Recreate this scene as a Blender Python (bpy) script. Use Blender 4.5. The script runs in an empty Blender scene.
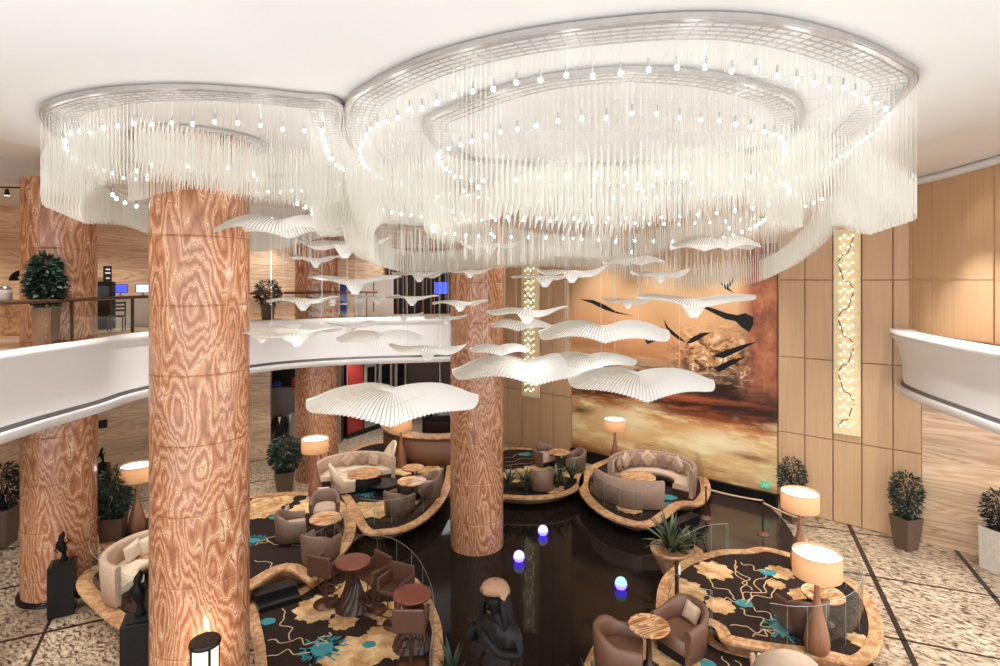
import bpy, math, random
from math import sin, cos, pi, radians, sqrt, atan2, hypot
from mathutils import Vector, Matrix, noise

random.seed(7)
scene = bpy.context.scene
COL = scene.collection
F, EYE, HOR = 575.0, 8.0, 280.0

def fl(u, v, z=0.0):
    """ground point seen at photo position (u, v) on the level z"""
    Y = F * (EYE - z) / (v - HOR)
    return Vector(((u - 500) * Y / F, Y, z))

def at(u, v, Y):
    return Vector(((u - 500) * Y / F, Y, EYE - (v - HOR) * Y / F))

# ------------------------------------------------------------------ materials
MATS = {}
def newmat(name):
    m = bpy.data.materials.new(name); m.use_nodes = True
    nt = m.node_tree; nt.nodes.clear()
    out = nt.nodes.new('ShaderNodeOutputMaterial')
    MATS[name] = m
    return m, nt, out

def N(nt, typ, **kw):
    n = nt.nodes.new(typ)
    for k, v in kw.items():
        if k in n.inputs: n.inputs[k].default_value = v
        else: setattr(n, k, v)
    return n

def ramp(nt, fac, stops, interp='LINEAR'):
    r = nt.nodes.new('ShaderNodeValToRGB'); r.color_ramp.interpolation = interp
    cr = r.color_ramp
    while len(cr.elements) < len(stops): cr.elements.new(0.5)
    for e, (p, c) in zip(cr.elements, stops):
        e.position = p; e.color = (c[0], c[1], c[2], 1)
    nt.links.new(fac, r.inputs[0])
    return r.outputs[0]

def srgb(r, g, b):
    f = lambda c: (c/255/12.92) if c/255 <= .04045 else ((c/255+.055)/1.055)**2.4
    return (f(r), f(g), f(b))

def plain(name, rgb, rough=.5, metal=0, spec=.5, emit=None, estr=0, sheen=0, coat=0, mott=1):
    m, nt, out = newmat(name)
    b = N(nt, 'ShaderNodeBsdfPrincipled')
    # a little mottling so that nothing is dead flat
    tc = N(nt, 'ShaderNodeTexCoord'); nz = N(nt, 'ShaderNodeTexNoise', Scale=9.0, Detail=3.0)
    nt.links.new(tc.outputs['Object'], nz.inputs['Vector'])
    c = ramp(nt, nz.outputs[0], [(.3, [x*(1-.1*mott) for x in rgb]), (.7, [min(1, x*(1+.06*mott)) for x in rgb])])
    nt.links.new(c, b.inputs['Base Color'])
    b.inputs['Roughness'].default_value = rough; b.inputs['Metallic'].default_value = metal
    b.inputs['Specular IOR Level'].default_value = spec
    if coat: b.inputs['Coat Weight'].default_value = coat
    if emit:
        b.inputs['Emission Color'].default_value = (*emit, 1); b.inputs['Emission Strength'].default_value = estr
    nt.links.new(b.outputs[0], out.inputs[0])
    return m

def mapped(nt, scale=(1,1,1), rot=(0,0,0), coord='Object'):
    tc = N(nt, 'ShaderNodeTexCoord'); mp = N(nt, 'ShaderNodeMapping')
    mp.inputs['Scale'].default_value = scale; mp.inputs['Rotation'].default_value = rot
    nt.links.new(tc.outputs[coord], mp.inputs[0])
    return mp.outputs[0]

def math_node(nt, op, a, b=None):
    n = nt.nodes.new('ShaderNodeMath'); n.operation = op
    for i, x in enumerate((a, b)):
        if x is None: continue
        if isinstance(x, (int, float)): n.inputs[i].default_value = x
        else: nt.links.new(x, n.inputs[i])
    return n.outputs[0]

def mixcol(nt, fac, a, b, mode='MIX'):
    n = nt.nodes.new('ShaderNodeMix'); n.data_type = 'RGBA'; n.blend_type = mode
    for sock, x in ((n.inputs[0], fac), (n.inputs[6], a), (n.inputs[7], b)):
        if hasattr(x, 'is_output'): nt.links.new(x, sock)
        elif isinstance(x, (int, float)): sock.default_value = x
        else: sock.default_value = (*x[:3], 1)
    return n.outputs[2]

def onyx(name, scale, bands, warp, stops, rough=.25, spec=.5, tint=None, rot=(0,0,0), wsc=3.2):
    """banded stone: contour lines of a warped noise field"""
    m, nt, out = newmat(name)
    v = mapped(nt, scale, rot)
    wn = N(nt, 'ShaderNodeTexNoise', Scale=wsc, Detail=4.0, Roughness=.6)
    nt.links.new(v, wn.inputs['Vector'])
    va = nt.nodes.new('ShaderNodeVectorMath'); va.operation = 'MULTIPLY_ADD'
    nt.links.new(wn.outputs['Color'], va.inputs[0]); va.inputs[1].default_value = (warp,)*3
    nt.links.new(v, va.inputs[2])
    n1 = N(nt, 'ShaderNodeTexNoise', Scale=1.0, Detail=1.5, Roughness=.45)
    nt.links.new(va.outputs[0], n1.inputs['Vector'])
    s = math_node(nt, 'MULTIPLY', n1.outputs[0], bands)
    f = math_node(nt, 'PINGPONG', s, 1.0)
    c = ramp(nt, f, stops)
    n2 = N(nt, 'ShaderNodeTexNoise', Scale=.6, Detail=2.0)
    nt.links.new(v, n2.inputs['Vector'])
    t = ramp(nt, n2.outputs[0], [(.35, (.78,.74,.72)), (.65, (1.1,1.1,1.1))])
    c = mixcol(nt, 1.0, c, t, 'MULTIPLY')
    b = N(nt, 'ShaderNodeBsdfPrincipled', Roughness=rough)
    b.inputs['Specular IOR Level'].default_value = spec
    nt.links.new(c, b.inputs['Base Color']); nt.links.new(b.outputs[0], out.inputs[0])
    return m

ONYX = [(0, srgb(140,88,60)), (.2, srgb(166,110,78)), (.5, srgb(182,126,92)), (.76, srgb(196,144,108)), (.86, srgb(234,202,168)), (.92, srgb(184,130,98)), (1, srgb(146,94,68))]
onyx('onyx_column', (1.6, 1.6, .42), 44, .19, ONYX, wsc=6.5)
onyx('onyx_edge', (2.4, 2.4, 2.4), 9, .5, [(0, srgb(170,120,82)), (.5, srgb(202,156,112)), (.8, srgb(224,186,142)), (1, srgb(172,122,84))], .3)
onyx('onyx_table', (.9, 5.0, 1.5), 9, .25, [(0, srgb(150,92,54)), (.4, srgb(206,150,104)), (.75, srgb(238,208,164)), (.9, srgb(120,70,44)), (1, srgb(214,160,112))], .15)
onyx('marble_wall', (.2, .2, 2.2), 15, .28, [(0, srgb(202,164,132)), (.3, srgb(216,184,150)), (.7, srgb(228,204,176)), (.9, srgb(216,182,148)), (1, srgb(192,150,116))], .3)

def wood_panel(name, a, b):
    m, nt, out = newmat(name)
    v = mapped(nt, (2.2, 2.2, .12))
    n1 = N(nt, 'ShaderNodeTexNoise', Scale=5.0, Detail=5.0, Roughness=.6)
    nt.links.new(v, n1.inputs['Vector'])
    c = ramp(nt, n1.outputs[0], [(.3, a), (.7, b)])
    bs = N(nt, 'ShaderNodeBsdfPrincipled', Roughness=.4)
    nt.links.new(c, bs.inputs['Base Color']); nt.links.new(bs.outputs[0], out.inputs[0])
wood_panel('maple', srgb(198,160,122), srgb(210,174,136))
wood_panel('lamp_wood', srgb(122,80,56), srgb(156,106,74))

def mosaic():
    m, nt, out = newmat('mosaic')
    v = mapped(nt, (1, 1, 1), (0, 0, radians(35)))
    wn = N(nt, 'ShaderNodeTexNoise', Scale=1.6, Detail=3.0)
    nt.links.new(v, wn.inputs['Vector'])
    va = nt.nodes.new('ShaderNodeVectorMath'); va.operation = 'MULTIPLY_ADD'
    nt.links.new(wn.outputs['Color'], va.inputs[0]); va.inputs[1].default_value = (.45, .45, 0); nt.links.new(v, va.inputs[2])
    mp = N(nt, 'ShaderNodeMapping'); mp.inputs['Scale'].default_value = (5.0, 12.5, 1)
    nt.links.new(va.outputs[0], mp.inputs[0])
    n1 = N(nt, 'ShaderNodeTexNoise', Scale=1.0, Detail=7.0, Roughness=.78)
    nt.links.new(mp.outputs[0], n1.inputs['Vector'])
    c = ramp(nt, n1.outputs[0], [(.385, srgb(50,38,32)), (.435, srgb(92,73,60)), (.475, srgb(160,138,114)), (.53, srgb(196,176,150)), (.64, srgb(222,207,184))])
    n2 = N(nt, 'ShaderNodeTexNoise', Scale=.7, Detail=2.0); nt.links.new(v, n2.inputs['Vector'])
    t = ramp(nt, n2.outputs[0], [(.35, (.82,.80,.78)), (.65, (1.06,1.06,1.06))])
    c = mixcol(nt, 1.0, c, t, 'MULTIPLY')
    b = N(nt, 'ShaderNodeBsdfPrincipled', Roughness=.28)
    nt.links.new(c, b.inputs['Base Color']); nt.links.new(b.outputs[0], out.inputs[0])
mosaic()

def water():
    m, nt, out = newmat('pond_water')
    v = mapped(nt, (1,1,1))
    n1 = N(nt, 'ShaderNodeTexNoise', Scale=1.4, Detail=2.0); nt.links.new(v, n1.inputs['Vector'])
    bp = N(nt, 'ShaderNodeBump', Strength=.035, Distance=.1); nt.links.new(n1.outputs[0], bp.inputs['Height'])
    b = N(nt, 'ShaderNodeBsdfPrincipled', Roughness=.05)
    b.inputs['Base Color'].default_value = (.010, .008, .007, 1)
    b.inputs['IOR'].default_value = 1.33; b.inputs['Specular IOR Level'].default_value = .3
    nt.links.new(bp.outputs[0], b.inputs['Normal']); nt.links.new(b.outputs[0], out.inputs[0])
water()

def glass(name, tint, gloss):
    m, nt, out = newmat(name)
    t = N(nt, 'ShaderNodeBsdfTransparent'); t.inputs[0].default_value = (*tint, 1)
    g = N(nt, 'ShaderNodeBsdfGlossy', Roughness=.03)
    fr = N(nt, 'ShaderNodeLayerWeight', Blend=.5)
    ml = math_node(nt, 'ADD', math_node(nt, 'MULTIPLY', math_node(nt, 'POWER', fr.outputs['Facing'], 4.0), .35*gloss), .025)
    mx = N(nt, 'ShaderNodeMixShader')
    nt.links.new(ml, mx.inputs[0]); nt.links.new(t.outputs[0], mx.inputs[1]); nt.links.new(g.outputs[0], mx.inputs[2])
    nt.links.new(mx.outputs[0], out.inputs[0])
glass('glass', (.95,.97,.96), .8)

def translucent(name, rgb, trans=.0, tl=.5):
    m, nt, out = newmat(name)
    d = N(nt, 'ShaderNodeBsdfDiffuse'); d.inputs[0].default_value = (*rgb, 1)
    t = N(nt, 'ShaderNodeBsdfTranslucent'); t.inputs[0].default_value = (*rgb, 1)
    mx = N(nt, 'ShaderNodeMixShader'); mx.inputs[0].default_value = tl
    nt.links.new(d.outputs[0], mx.inputs[1]); nt.links.new(t.outputs[0], mx.inputs[2])
    last = mx.outputs[0]
    if trans:
        tr = N(nt, 'ShaderNodeBsdfTransparent'); m2 = N(nt, 'ShaderNodeMixShader'); m2.inputs[0].default_value = trans
        nt.links.new(last, m2.inputs[1]); nt.links.new(tr.outputs[0], m2.inputs[2]); last = m2.outputs[0]
    nt.links.new(last, out.inputs[0])
    return m
translucent('crystal_rod', (.86,.845,.79), .35, .5)
translucent('crystal_wire', (.92,.91,.88), .45, .4)
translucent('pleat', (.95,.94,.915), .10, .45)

def emission(name, rgb, s):
    m, nt, out = newmat(name)
    e = N(nt, 'ShaderNodeEmission', Strength=s); e.inputs[0].default_value = (*rgb, 1)
    nt.links.new(e.outputs[0], out.inputs[0])
emission('bulb', (1, .95, .86), 22)
emission('bulb_warm', (1, .9, .70), 4.5)
emission('shade_light', (1, .95, .88), 6)
emission('ball_blue', (.72, .80, 1), 1.5)
emission('ball_green', (.52, .92, .82), 1.2)
emission('led_blue', (.08, .05, 1), 9)
emission('screen_blue', (.10, .14, 1), 1.2)
emission('screen_white', (.75, .85, 1), 1.2)
emission('sign_green', (.10, .75, .40), .8)

def lampshade():
    m, nt, out = newmat('lamp_shade_fabric')
    t = N(nt, 'ShaderNodeBsdfTranslucent'); t.inputs[0].default_value = (.70,.48,.29,1)
    d = N(nt, 'ShaderNodeBsdfDiffuse'); d.inputs[0].default_value = (.74,.52,.32,1)
    mx = N(nt, 'ShaderNodeMixShader'); mx.inputs[0].default_value = .5
    nt.links.new(d.outputs[0], mx.inputs[1]); nt.links.new(t.outputs[0], mx.inputs[2]); nt.links.new(mx.outputs[0], out.inputs[0])
lampshade()

plain('white_plaster', (.80,.795,.79), .7, mott=.06)
plain('white_fascia', (.85,.83,.815), .5, mott=.08)
plain('cream_trim', (.86,.83,.77), .5, mott=.1)
plain('soffit', (.62,.60,.57), .7)
plain('dark_strip', srgb(96,92,92), .35)
plain('steel', (.55,.53,.51), .22, 1.0)
plain('bronze', srgb(104,74,56), .35, .7)
plain('leather', srgb(88,58,44), .38)
plain('leather_taupe', srgb(122,96,80), .42)
plain('leather_tan', srgb(112,78,60), .4)
plain('fabric_cream', srgb(226,206,180), .75)
plain('fabric_sand', srgb(196,168,144), .8)
plain('fabric_taupe', srgb(158,130,112), .8)
plain('table_brown', srgb(126,66,46), .3)
plain('dark_wood', srgb(58,36,28), .4)
plain('mid_wood', srgb(118,80,58), .45)
plain('black_gloss', (.010,.009,.009), .2, spec=.25)
plain('black_matt', (.014,.013,.013), .55, spec=.2)
plain('statue_bronze', (.007,.006,.006), .5, spec=.15)
plain('statue_cap', srgb(150,112,86), .6)
plain('leaf_dark', srgb(30,44,34), .5)
plain('leaf_mid', srgb(48,66,50), .5)
plain('leaf_light', srgb(110,120,84), .5)
plain('planter_brown', srgb(96,76,64), .45)
plain('planter_white', srgb(224,216,206), .5)
plain('carpet_dark', srgb(50,38,34), .95, spec=.1)
onyx('carpet_gold', (2.2,2.2,2.2), 5, .5, [(0, srgb(176,134,88)), (.5, srgb(206,168,120)), (1, srgb(222,190,146))], .95, .1)
plain('carpet_teal', srgb(70,138,144), .95, spec=.1)
plain('carpet_cream', srgb(196,168,128), .95, spec=.1)
plain('dark_stone', srgb(58,46,42), .12)
plain('grid_line', srgb(42,34,32), .3)
plain('grey_panel', srgb(150,140,134), .5)
plain('red_panel', srgb(150,40,30), .5)
plain('clay_white', (.75,.74,.72), .4)
plain('soil', srgb(40,30,24), .9)
plain('rope', srgb(196,168,132), .6)
plain('paper_white', (.8,.8,.78), .6)
plain('led_blue_cloth', srgb(40,70,170), .5)
plain('statue_cloth', srgb(26,23,22), .5, spec=.2)
emission('lantern_glass', (1,.88,.68), 1.6)
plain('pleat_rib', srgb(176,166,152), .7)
plain('ring_metal', srgb(176,170,166), .35, .6)

# ------------------------------------------------------------------ mesh building
class MB:
    def __init__(s): s.v = []; s.f = []; s.m = []; s.s = []
    def add(s, verts, faces, mat=0, smooth=False):
        o = len(s.v); s.v += [tuple(p) for p in verts]
        for f in faces: s.f.append(tuple(i + o for i in f)); s.m.append(mat); s.s.append(smooth)
        return s
    def box(s, c, size, rz=0, mat=0, bev=0):
        x, y, z = [k / 2 for k in size]; R = Matrix.Rotation(rz, 3, 'Z'); c = Vector(c)
        if bev:
            b = min(bev, x*.9, y*.9, z*.9); pts = []
            rings = []
            for (zz, ins) in ((-z, b), (-z + b, 0), (z - b, 0), (z, b)):
                xx, yy = x - ins, y - ins; k = b * .7 if ins == 0 else b*.7
                ring = [(xx-k, -yy), (xx, -yy+k), (xx, yy-k), (xx-k, yy), (-xx+k, yy), (-xx, yy-k), (-xx, -yy+k), (-xx+k, -yy)]
                rings.append([c + R @ Vector((p[0], p[1], zz)) for p in ring])
            return s.loft(rings, mat, True, True, False)
        vs = [c + R @ Vector((sx*x, sy*y, sz*z)) for sz in (-1, 1) for sx, sy in ((-1,-1),(1,-1),(1,1),(-1,1))]
        return s.add(vs, [(3,2,1,0),(4,5,6,7),(0,1,5,4),(1,2,6,5),(2,3,7,6),(3,0,4,7)], mat)
    def loft(s, rings, mat=0, closed=True, caps=True, smooth=True):
        n = len(rings[0]); vs = [p for r in rings for p in r]; fs = []
        for i in range(len(rings) - 1):
            for j in range(n if closed else n - 1):
                k = (j + 1) % n
                fs.append((i*n + j, i*n + k, (i+1)*n + k, (i+1)*n + j))
        s.add(vs, fs, mat, smooth)
        if caps:
            s.add(rings[0], [tuple(reversed(range(n)))], mat); s.add(rings[-1], [tuple(range(n))], mat)
        return s
    def lathe(s, prof, c=(0,0,0), n=24, mat=0, caps=True, smooth=True, sx=1, sy=1):
        c = Vector(c)
        rings = [[c + Vector((r*cos(2*pi*j/n)*sx, r*sin(2*pi*j/n)*sy, z)) for j in range(n)] for r, z in prof]
        return s.loft(rings, mat, True, caps, smooth)
    def tube(s, path, r, n=6, mat=0, closed=False, caps=True):
        path = [Vector(p) for p in path]; rings = []; L = len(path); up = None
        for i, p in enumerate(path):
            a = path[(i-1) % L] if (closed or i > 0) else p; b = path[(i+1) % L] if (closed or i < L-1) else p
            t = (b - a).normalized()
            if up is None: up = Vector((0,0,1)) if abs(t.z) < .9 else Vector((1,0,0))
            x = t.cross(up).normalized(); up2 = x.cross(t).normalized()
            rr = r[i] if isinstance(r, (list, tuple)) else r
            rings.append([p + (x*cos(2*pi*j/n) + up2*sin(2*pi*j/n))*rr for j in range(n)])
        if closed: rings.append(rings[0])
        return s.loft(rings, mat, True, caps and not closed, True)
    def poly(s, pts, mat=0):
        return s.add(pts, [tuple(range(len(pts)))], mat)
    def prism(s, pts, z0, z1, mat=0, top=True, bot=True):
        n = len(pts); a = [(p[0], p[1], z0) for p in pts]; b = [(p[0], p[1], z1) for p in pts]
        s.add(a + b, [(i, (i+1) % n, n + (i+1) % n, n + i) for i in range(n)], mat)
        if top: s.poly(b, mat)
        if bot: s.poly(list(reversed(a)), mat)
        return s
    def sphere(s, c, r, n=12, m=8, mat=0, sc=(1,1,1)):
        c = Vector(c); rings = []
        for i in range(m + 1):
            t = -pi/2 + pi*i/m; rr = max(cos(t), .02)*r
            rings.append([c + Vector((rr*cos(2*pi*j/n)*sc[0], rr*sin(2*pi*j/n)*sc[1], r*sin(t)*sc[2])) for j in range(n)])
        return s.loft(rings, mat, True, True, True)
    def build(s, name, mats, parent=None, loc=None, rz=0):
        me = bpy.data.meshes.new(name)
        me.from_pydata([tuple(p) for p in s.v], [], s.f)
        if not isinstance(mats, (list, tuple)): mats = [mats]
        for k in mats: me.materials.append(MATS[k])
        me.polygons.foreach_set('material_index', s.m); me.polygons.foreach_set('use_smooth', s.s)
        me.update()
        o = bpy.data.objects.new(name, me); COL.objects.link(o)
        if parent is not None: o.parent = parent
        if loc is not None: o.location = loc
        if rz: o.rotation_euler = (0, 0, rz)
        return o

def thing(name, label, cat, loc=(0,0,0), rz=0, group=None):
    o = bpy.data.objects.new(name, None); COL.objects.link(o)
    o.empty_display_size = .1
    o.location = loc; o.rotation_euler = (0, 0, rz)
    return tag(o, label, cat, group)
def tag(o, label, cat, group=None, kind=None):
    if label: o['label'] = label
    if cat: o['category'] = cat
    if group: o['group'] = group
    if kind: o['kind'] = kind
    return o
def struct(o, label=None, cat=None):
    o['kind'] = 'structure'
    if label: o['label'] = label
    if cat: o['category'] = cat
    return o
def kids(o): return [c for c in bpy.data.objects if c.parent is o]
def copy_tree(o, loc=None, rz=None, label=None, group=None):
    ch = CH.get(o.name)
    if ch is None: ch = CH[o.name] = [(c, kids(c)) for c in kids(o)]
    r = o.copy(); COL.objects.link(r)
    for c, gs in ch:
        d = c.copy(); COL.objects.link(d); d.parent = r
        for g in gs:
            e = g.copy(); COL.objects.link(e); e.parent = d
    if loc is not None: r.location = loc
    if rz is not None: r.rotation_euler = (0, 0, rz)
    if label: r['label'] = label
    if group: r['group'] = group
    return r
CH = {}

def catmull(pts, n=8, closed=True):
    pts = [Vector(p) for p in pts]; L = len(pts); out = []
    for i in range(L if closed else L - 1):
        if closed: p0, p1, p2, p3 = pts[i-1], pts[i], pts[(i+1) % L], pts[(i+2) % L]
        else: p0, p1, p2, p3 = pts[max(i-1,0)], pts[i], pts[i+1], pts[min(i+2, L-1)]
        for k in range(n):
            t = k / n
            out.append(.5*((2*p1) + (p2-p0)*t + (2*p0-5*p1+4*p2-p3)*t*t + (3*p1-p0-3*p2+p3)*t**3))
    if not closed: out.append(pts[-1])
    return out
def area2(pts): return sum(pts[i-1][0]*pts[i][1] - pts[i][0]*pts[i-1][1] for i in range(len(pts)))
def ccw(pts): return pts if area2(pts) > 0 else list(reversed(pts))
def inset(pts, d):
    """move a ccw closed outline inwards by d"""
    L = len(pts); out = []
    for i in range(L):
        a, b, c = Vector(pts[i-1]), Vector(pts[i]), Vector(pts[(i+1) % L])
        t = Vector((c.x-a.x, c.y-a.y)).normalized(); nrm = Vector((-t.y, t.x))
        out.append(Vector((b.x + nrm.x*d, b.y + nrm.y*d, b.z)))
    return out
def resample(pts, step, closed=True):
    P = [Vector(p) for p in pts]
    if closed: P.append(P[0])
    out = []; acc = 0.0; nxt = 0.0
    for a, b in zip(P, P[1:]):
        l = (b-a).length
        while nxt <= acc + l and l > 0:
            t = (nxt-acc)/l; out.append((a.lerp(b, t), (b-a).normalized())); nxt += step
        acc += l
    return out

def plight(name, loc, watts, col=(1,.93,.84), r=.12):
    l = bpy.data.lights.new(name, 'POINT'); l.energy = watts; l.color = col; l.shadow_soft_size = r
    o = bpy.data.objects.new(name, l); COL.objects.link(o); o.location = loc; return o
def spot(name, loc, target, watts, col=(1,.92,.82), ang=60, blend=.6, r=.06):
    l = bpy.data.lights.new(name, 'SPOT'); l.energy = watts; l.color = col; l.shadow_soft_size = r
    l.spot_size = radians(ang); l.spot_blend = blend
    o = bpy.data.objects.new(name, l); COL.objects.link(o); o.location = loc
    d = Vector(target) - Vector(loc); o.rotation_euler = d.to_track_quat('-Z', 'Y').to_euler(); return o
# ------------------------------------------------------------------ the room
Z_MEZ, Z_CEIL, Z_SOF = 6.35, 11.05, 10.55
WD = Vector((.756, -.655, 0)); WN = Vector((-.655, -.756, 0)); W0 = Vector((9.76, 20.2, 0))
def wall_u(u):
    k = (u - 500) / F
    Y = (W0.y + .866*W0.x) / (1 + .866*k)
    return Vector((k*Y, Y, 0))
WRZ = atan2(WD.y, WD.x)

LW = [(-19,-2), (-18.6,8), (-18,15), (-16.6,21), (-14,24.6), (-10.35,25.9)]
mb = MB(); mb.prism(ccw([(-19.2,-2), (-19.2,36), (18,36), (18,-2)]), -.3, 0, 0)
# dark inlaid joints of the stone floor
A_ = Vector((.376,.927,0)); B_ = Vector((.927,-.376,0))
def strip(mb, p, q, w, z, mat):
    d = (q-p).normalized(); n = Vector((-d.y, d.x, 0))*w/2
    mb.poly([(p-n)+Vector((0,0,z)), (q-n)+Vector((0,0,z)), (q+n)+Vector((0,0,z)), (p+n)+Vector((0,0,z))], mat)
for off in (.9, 3.5, 6.1, 8.7):
    strip(mb, B_*off + A_*8, B_*off + A_*24, .13, .003, 1)
for off in (12.2, 15.2, 18.16, 21.1):
    strip(mb, A_*off + B_*.9, A_*off + B_*12, .07, .003, 1)
A2 = Vector((-.45,.893,0)); B2 = Vector((-.893,-.45,0))
for off in (1.4, 4.2, 7.0, 9.8): strip(mb, A2*4 + B2*off*.8, A2*30 + B2*off*.8, .07, .003, 1)
for off in (13.5, 16.3, 19.1, 21.9, 24.7, 27.5): strip(mb, A2*off - B2*4, A2*off + B2*9, .09, .004, 1)
struct(mb.build('floor', ['mosaic', 'grid_line']), 'beige stone floor flecked with brown and divided by dark joints', 'floor')

# pond
POND = [fl(505,470), fl(580,480), fl(640,505), fl(705,497), fl(745,500), fl(785,535), fl(792,560), (7.6,11,0), (6.6,7,0), (-2.5,6.6,0), (-4.2,9,0), (-4.6,13,0), (-4.6,17.2,0), (-2.2,20.6,0)]
pp = ccw(catmull(POND, 6))
mb = MB(); mb.prism(pp, -.02, .02, 0)
o = mb.build('water', 'pond_water'); struct(o, 'black mirror-like pond between the seating platforms', 'water')

def slabwall(name, a, b, z0, z1, th, mat, out):
    a, b = Vector(a), Vector(b); d = (b-a).normalized(); n = Vector((-d.y, d.x, 0))*th*out
    mb = MB(); mb.prism(ccw([a, b, b+n, a+n]), z0, z1, 0)
    return mb.build(name, mat)
def polywall(name, pts, z0, z1, th, mat, label, zmat=None):
    P = [Vector((p[0], p[1], 0)) for p in pts]; Q = []
    for i, p in enumerate(P):
        a, b = P[max(i-1,0)], P[min(i+1, len(P)-1)]; t = (b-a).normalized(); Q.append(p + Vector((-t.y, t.x, 0))*th)
    mb = MB(); vs = [(p.x,p.y,z) for p in P for z in (z0,z1)] + [(p.x,p.y,z) for p in Q for z in (z0,z1)]; n = len(P); fs = []
    for i in range(n-1):
        fs += [(2*i, 2*i+2, 2*i+3, 2*i+1), (2*n+2*i, 2*n+2*i+1, 2*n+2*i+3, 2*n+2*i+2), (2*i+1, 2*i+3, 2*n+2*i+3, 2*n+2*i+1), (2*i, 2*n+2*i, 2*n+2*i+2, 2*i+2)]
    fs += [(0,1,2*n+1,2*n), (2*n-2, 4*n-2, 4*n-1, 2*n-1)]
    mb.add(vs, fs, 0)
    return struct(mb.build(name, mat), label, 'wall')
polywall('wall_left', catmull(LW, 6, False), 0, Z_CEIL, .3, 'marble_wall', 'curved beige striped marble wall beyond the left balcony')
# recess with a shop, right of the marble wall
polywall('wall_shop', [(-10.4,25.9), (-11.0,27.8), (-7.8,28.2)], 0, 6.0, .2, 'grey_panel', 'grey back wall of the small boutique')
polywall('wall_shopfront', [(-7.8,28.2), (-7.9,29.2), (-5.4,33.6), (-1.0,34.2), (.9,31)], 0, 6.0, .2, 'dark_wood', 'dark wall behind the bar and the shop fronts')
polywall('wall_upper_back', [(-10.3,25.9), (-6.5,27.4), (-2.5,28.6), (.1,29)], Z_MEZ, Z_CEIL, .2, 'marble_wall', 'beige marble wall at the back of the upper balcony')

# back wall behind panels and mural
wl, wr = wall_u(497) - WN*.12, wall_u(1060) - WN*.12
struct(slabwall('wall_back', wl, wall_u(922) - WN*.12, 0, Z_CEIL, .3, 'maple', 1), 'tall maple wall behind the mural and wood panels', 'wall')
struct(slabwall('wall_right', wall_u(922), wr, 0, 6.0, .3, 'marble_wall', 1), 'striped marble wall below the right balcony', 'wall')

SEAMS_L = [497, 508, 522, 541, 553, 572]; SEAMS_R = [778, 805, 833, 862, 893, 922]
ZJ = [0.0, 2.7, 5.33, 8.0, Z_CEIL]
i = 0
for seams in (SEAMS_L, SEAMS_R):
    for a, b in zip(seams, seams[1:]):
        p, q = wall_u(a), wall_u(b); L = (q-p).length
        c = (p+q)/2 - WN*.05
        mb = MB()
        th = .10 if (a not in (508, 541, 805, 862)) else .15
        for z0, z1 in zip(ZJ, ZJ[1:]):
            mb.box((c.x, c.y, (z0+z1)/2), (L-.03, th, z1-z0-.025), WRZ, 0, .008)
        i += 1
        struct(mb.build('wall_panel', 'maple'))
# panels above the mural
p, q = wall_u(572), wall_u(778); c = (p+q)/2 - WN*.05
mb = MB()
for k in range(6):
    m_ = p.lerp(q, (k+.5)/6) - WN*.05; mb.box((m_.x, m_.y, 10.2), ((q-p).length/6-.03, .08, 1.65), WRZ)
struct(mb.build('wall_panel', 'maple'))
# upper right wall, turning towards the viewer
UR = [wall_u(897) , Vector((12.72,18.0,0)), Vector((12.62,17.2,0)), Vector((12.4,14.2,0)), Vector((12.0,9,0)), Vector((11.6,3,0))]
polywall('wall_upper_right', [UR[0], UR[1], UR[3], UR[5]], 6.0, Z_CEIL, .3, 'maple', 'maple wall above the right balcony')
yb = [18.0, 17.6, 17.15, 16.7, 15.5, 14.35, 13.2, 12.0, 10.8]
for a, b in zip(yb, yb[1:]):
    def xr(y): return 12.4 + (y-14.2)*(.32/3.8)
    p, q = Vector((xr(a), a, 0)), Vector((xr(b), b, 0)); d = (q-p).normalized(); c = (p+q)/2 + Vector((d.y, -d.x, 0))*.03
    mb = MB(); th = .07 if yb.index(a) % 2 else .12
    mb.box((c.x, c.y, 7.2), ((q-p).length-.035, th, 1.58), atan2(d.y, d.x)); mb.box((c.x, c.y, 9.5), ((q-p).length-.035, th, 2.98), atan2(d.y, d.x))
    struct(mb.build('wall_panel', 'maple'))
mb = MB(); mb.tube([(12.5+.0,18.2,10.95),(12.42,16,10.95),(12.22,14.2,10.95),(11.8,9,10.95),(11.4,3,10.95)], .12, 4)
struct(mb.build('trim_1', 'white_plaster'))

# ceiling
EDGE = [(-11.6,-2), (-11.9,6), (-12.15,12), (-12.95,16.2), (-12.8,20), (-10.6,23.6), (-6.5,25.6), (-2,27.2), (.1,28.7)]
ec = catmull(EDGE, 6, False)
outer = [(.1,30), (-10.4,27), (-14.2,25), (-19,20), (-19.2,-2)]
mb = MB(); mb.prism(ccw([(p.x,p.y) for p in [Vector((e[0],e[1],0)) for e in ec]] + outer), Z_SOF, Z_CEIL-.01, 0)
struct(mb.build('ceiling_soffit', 'soffit'), 'lower grey ceiling above the left balcony', 'ceiling')
def offpath(pts, d):
    out = []
    P = [Vector((p[0],p[1],0)) for p in pts]
    for i, p in enumerate(P):
        a, b = P[max(i-1,0)], P[min(i+1,len(P)-1)]; t = (b-a).normalized(); out.append(p + Vector((t.y,-t.x,0))*d)
    return out
def ribbonloft(pts, prof, mb, mat=0):
    """sweep a (offset to the hall, z) profile along a path"""
    rings = []
    for d, z in prof: rings.append([Vector((p.x,p.y,z)) for p in offpath(pts, d)])
    mb.loft(rings, mat, False, False, True)
mb = MB(); ribbonloft(ec, [(0,Z_SOF-.02),(.06,Z_SOF-.02),(.06,Z_SOF+.2),(.16,Z_SOF+.3),(.16,Z_CEIL)], mb)
struct(mb.build('trim_2', 'white_plaster'))

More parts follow.
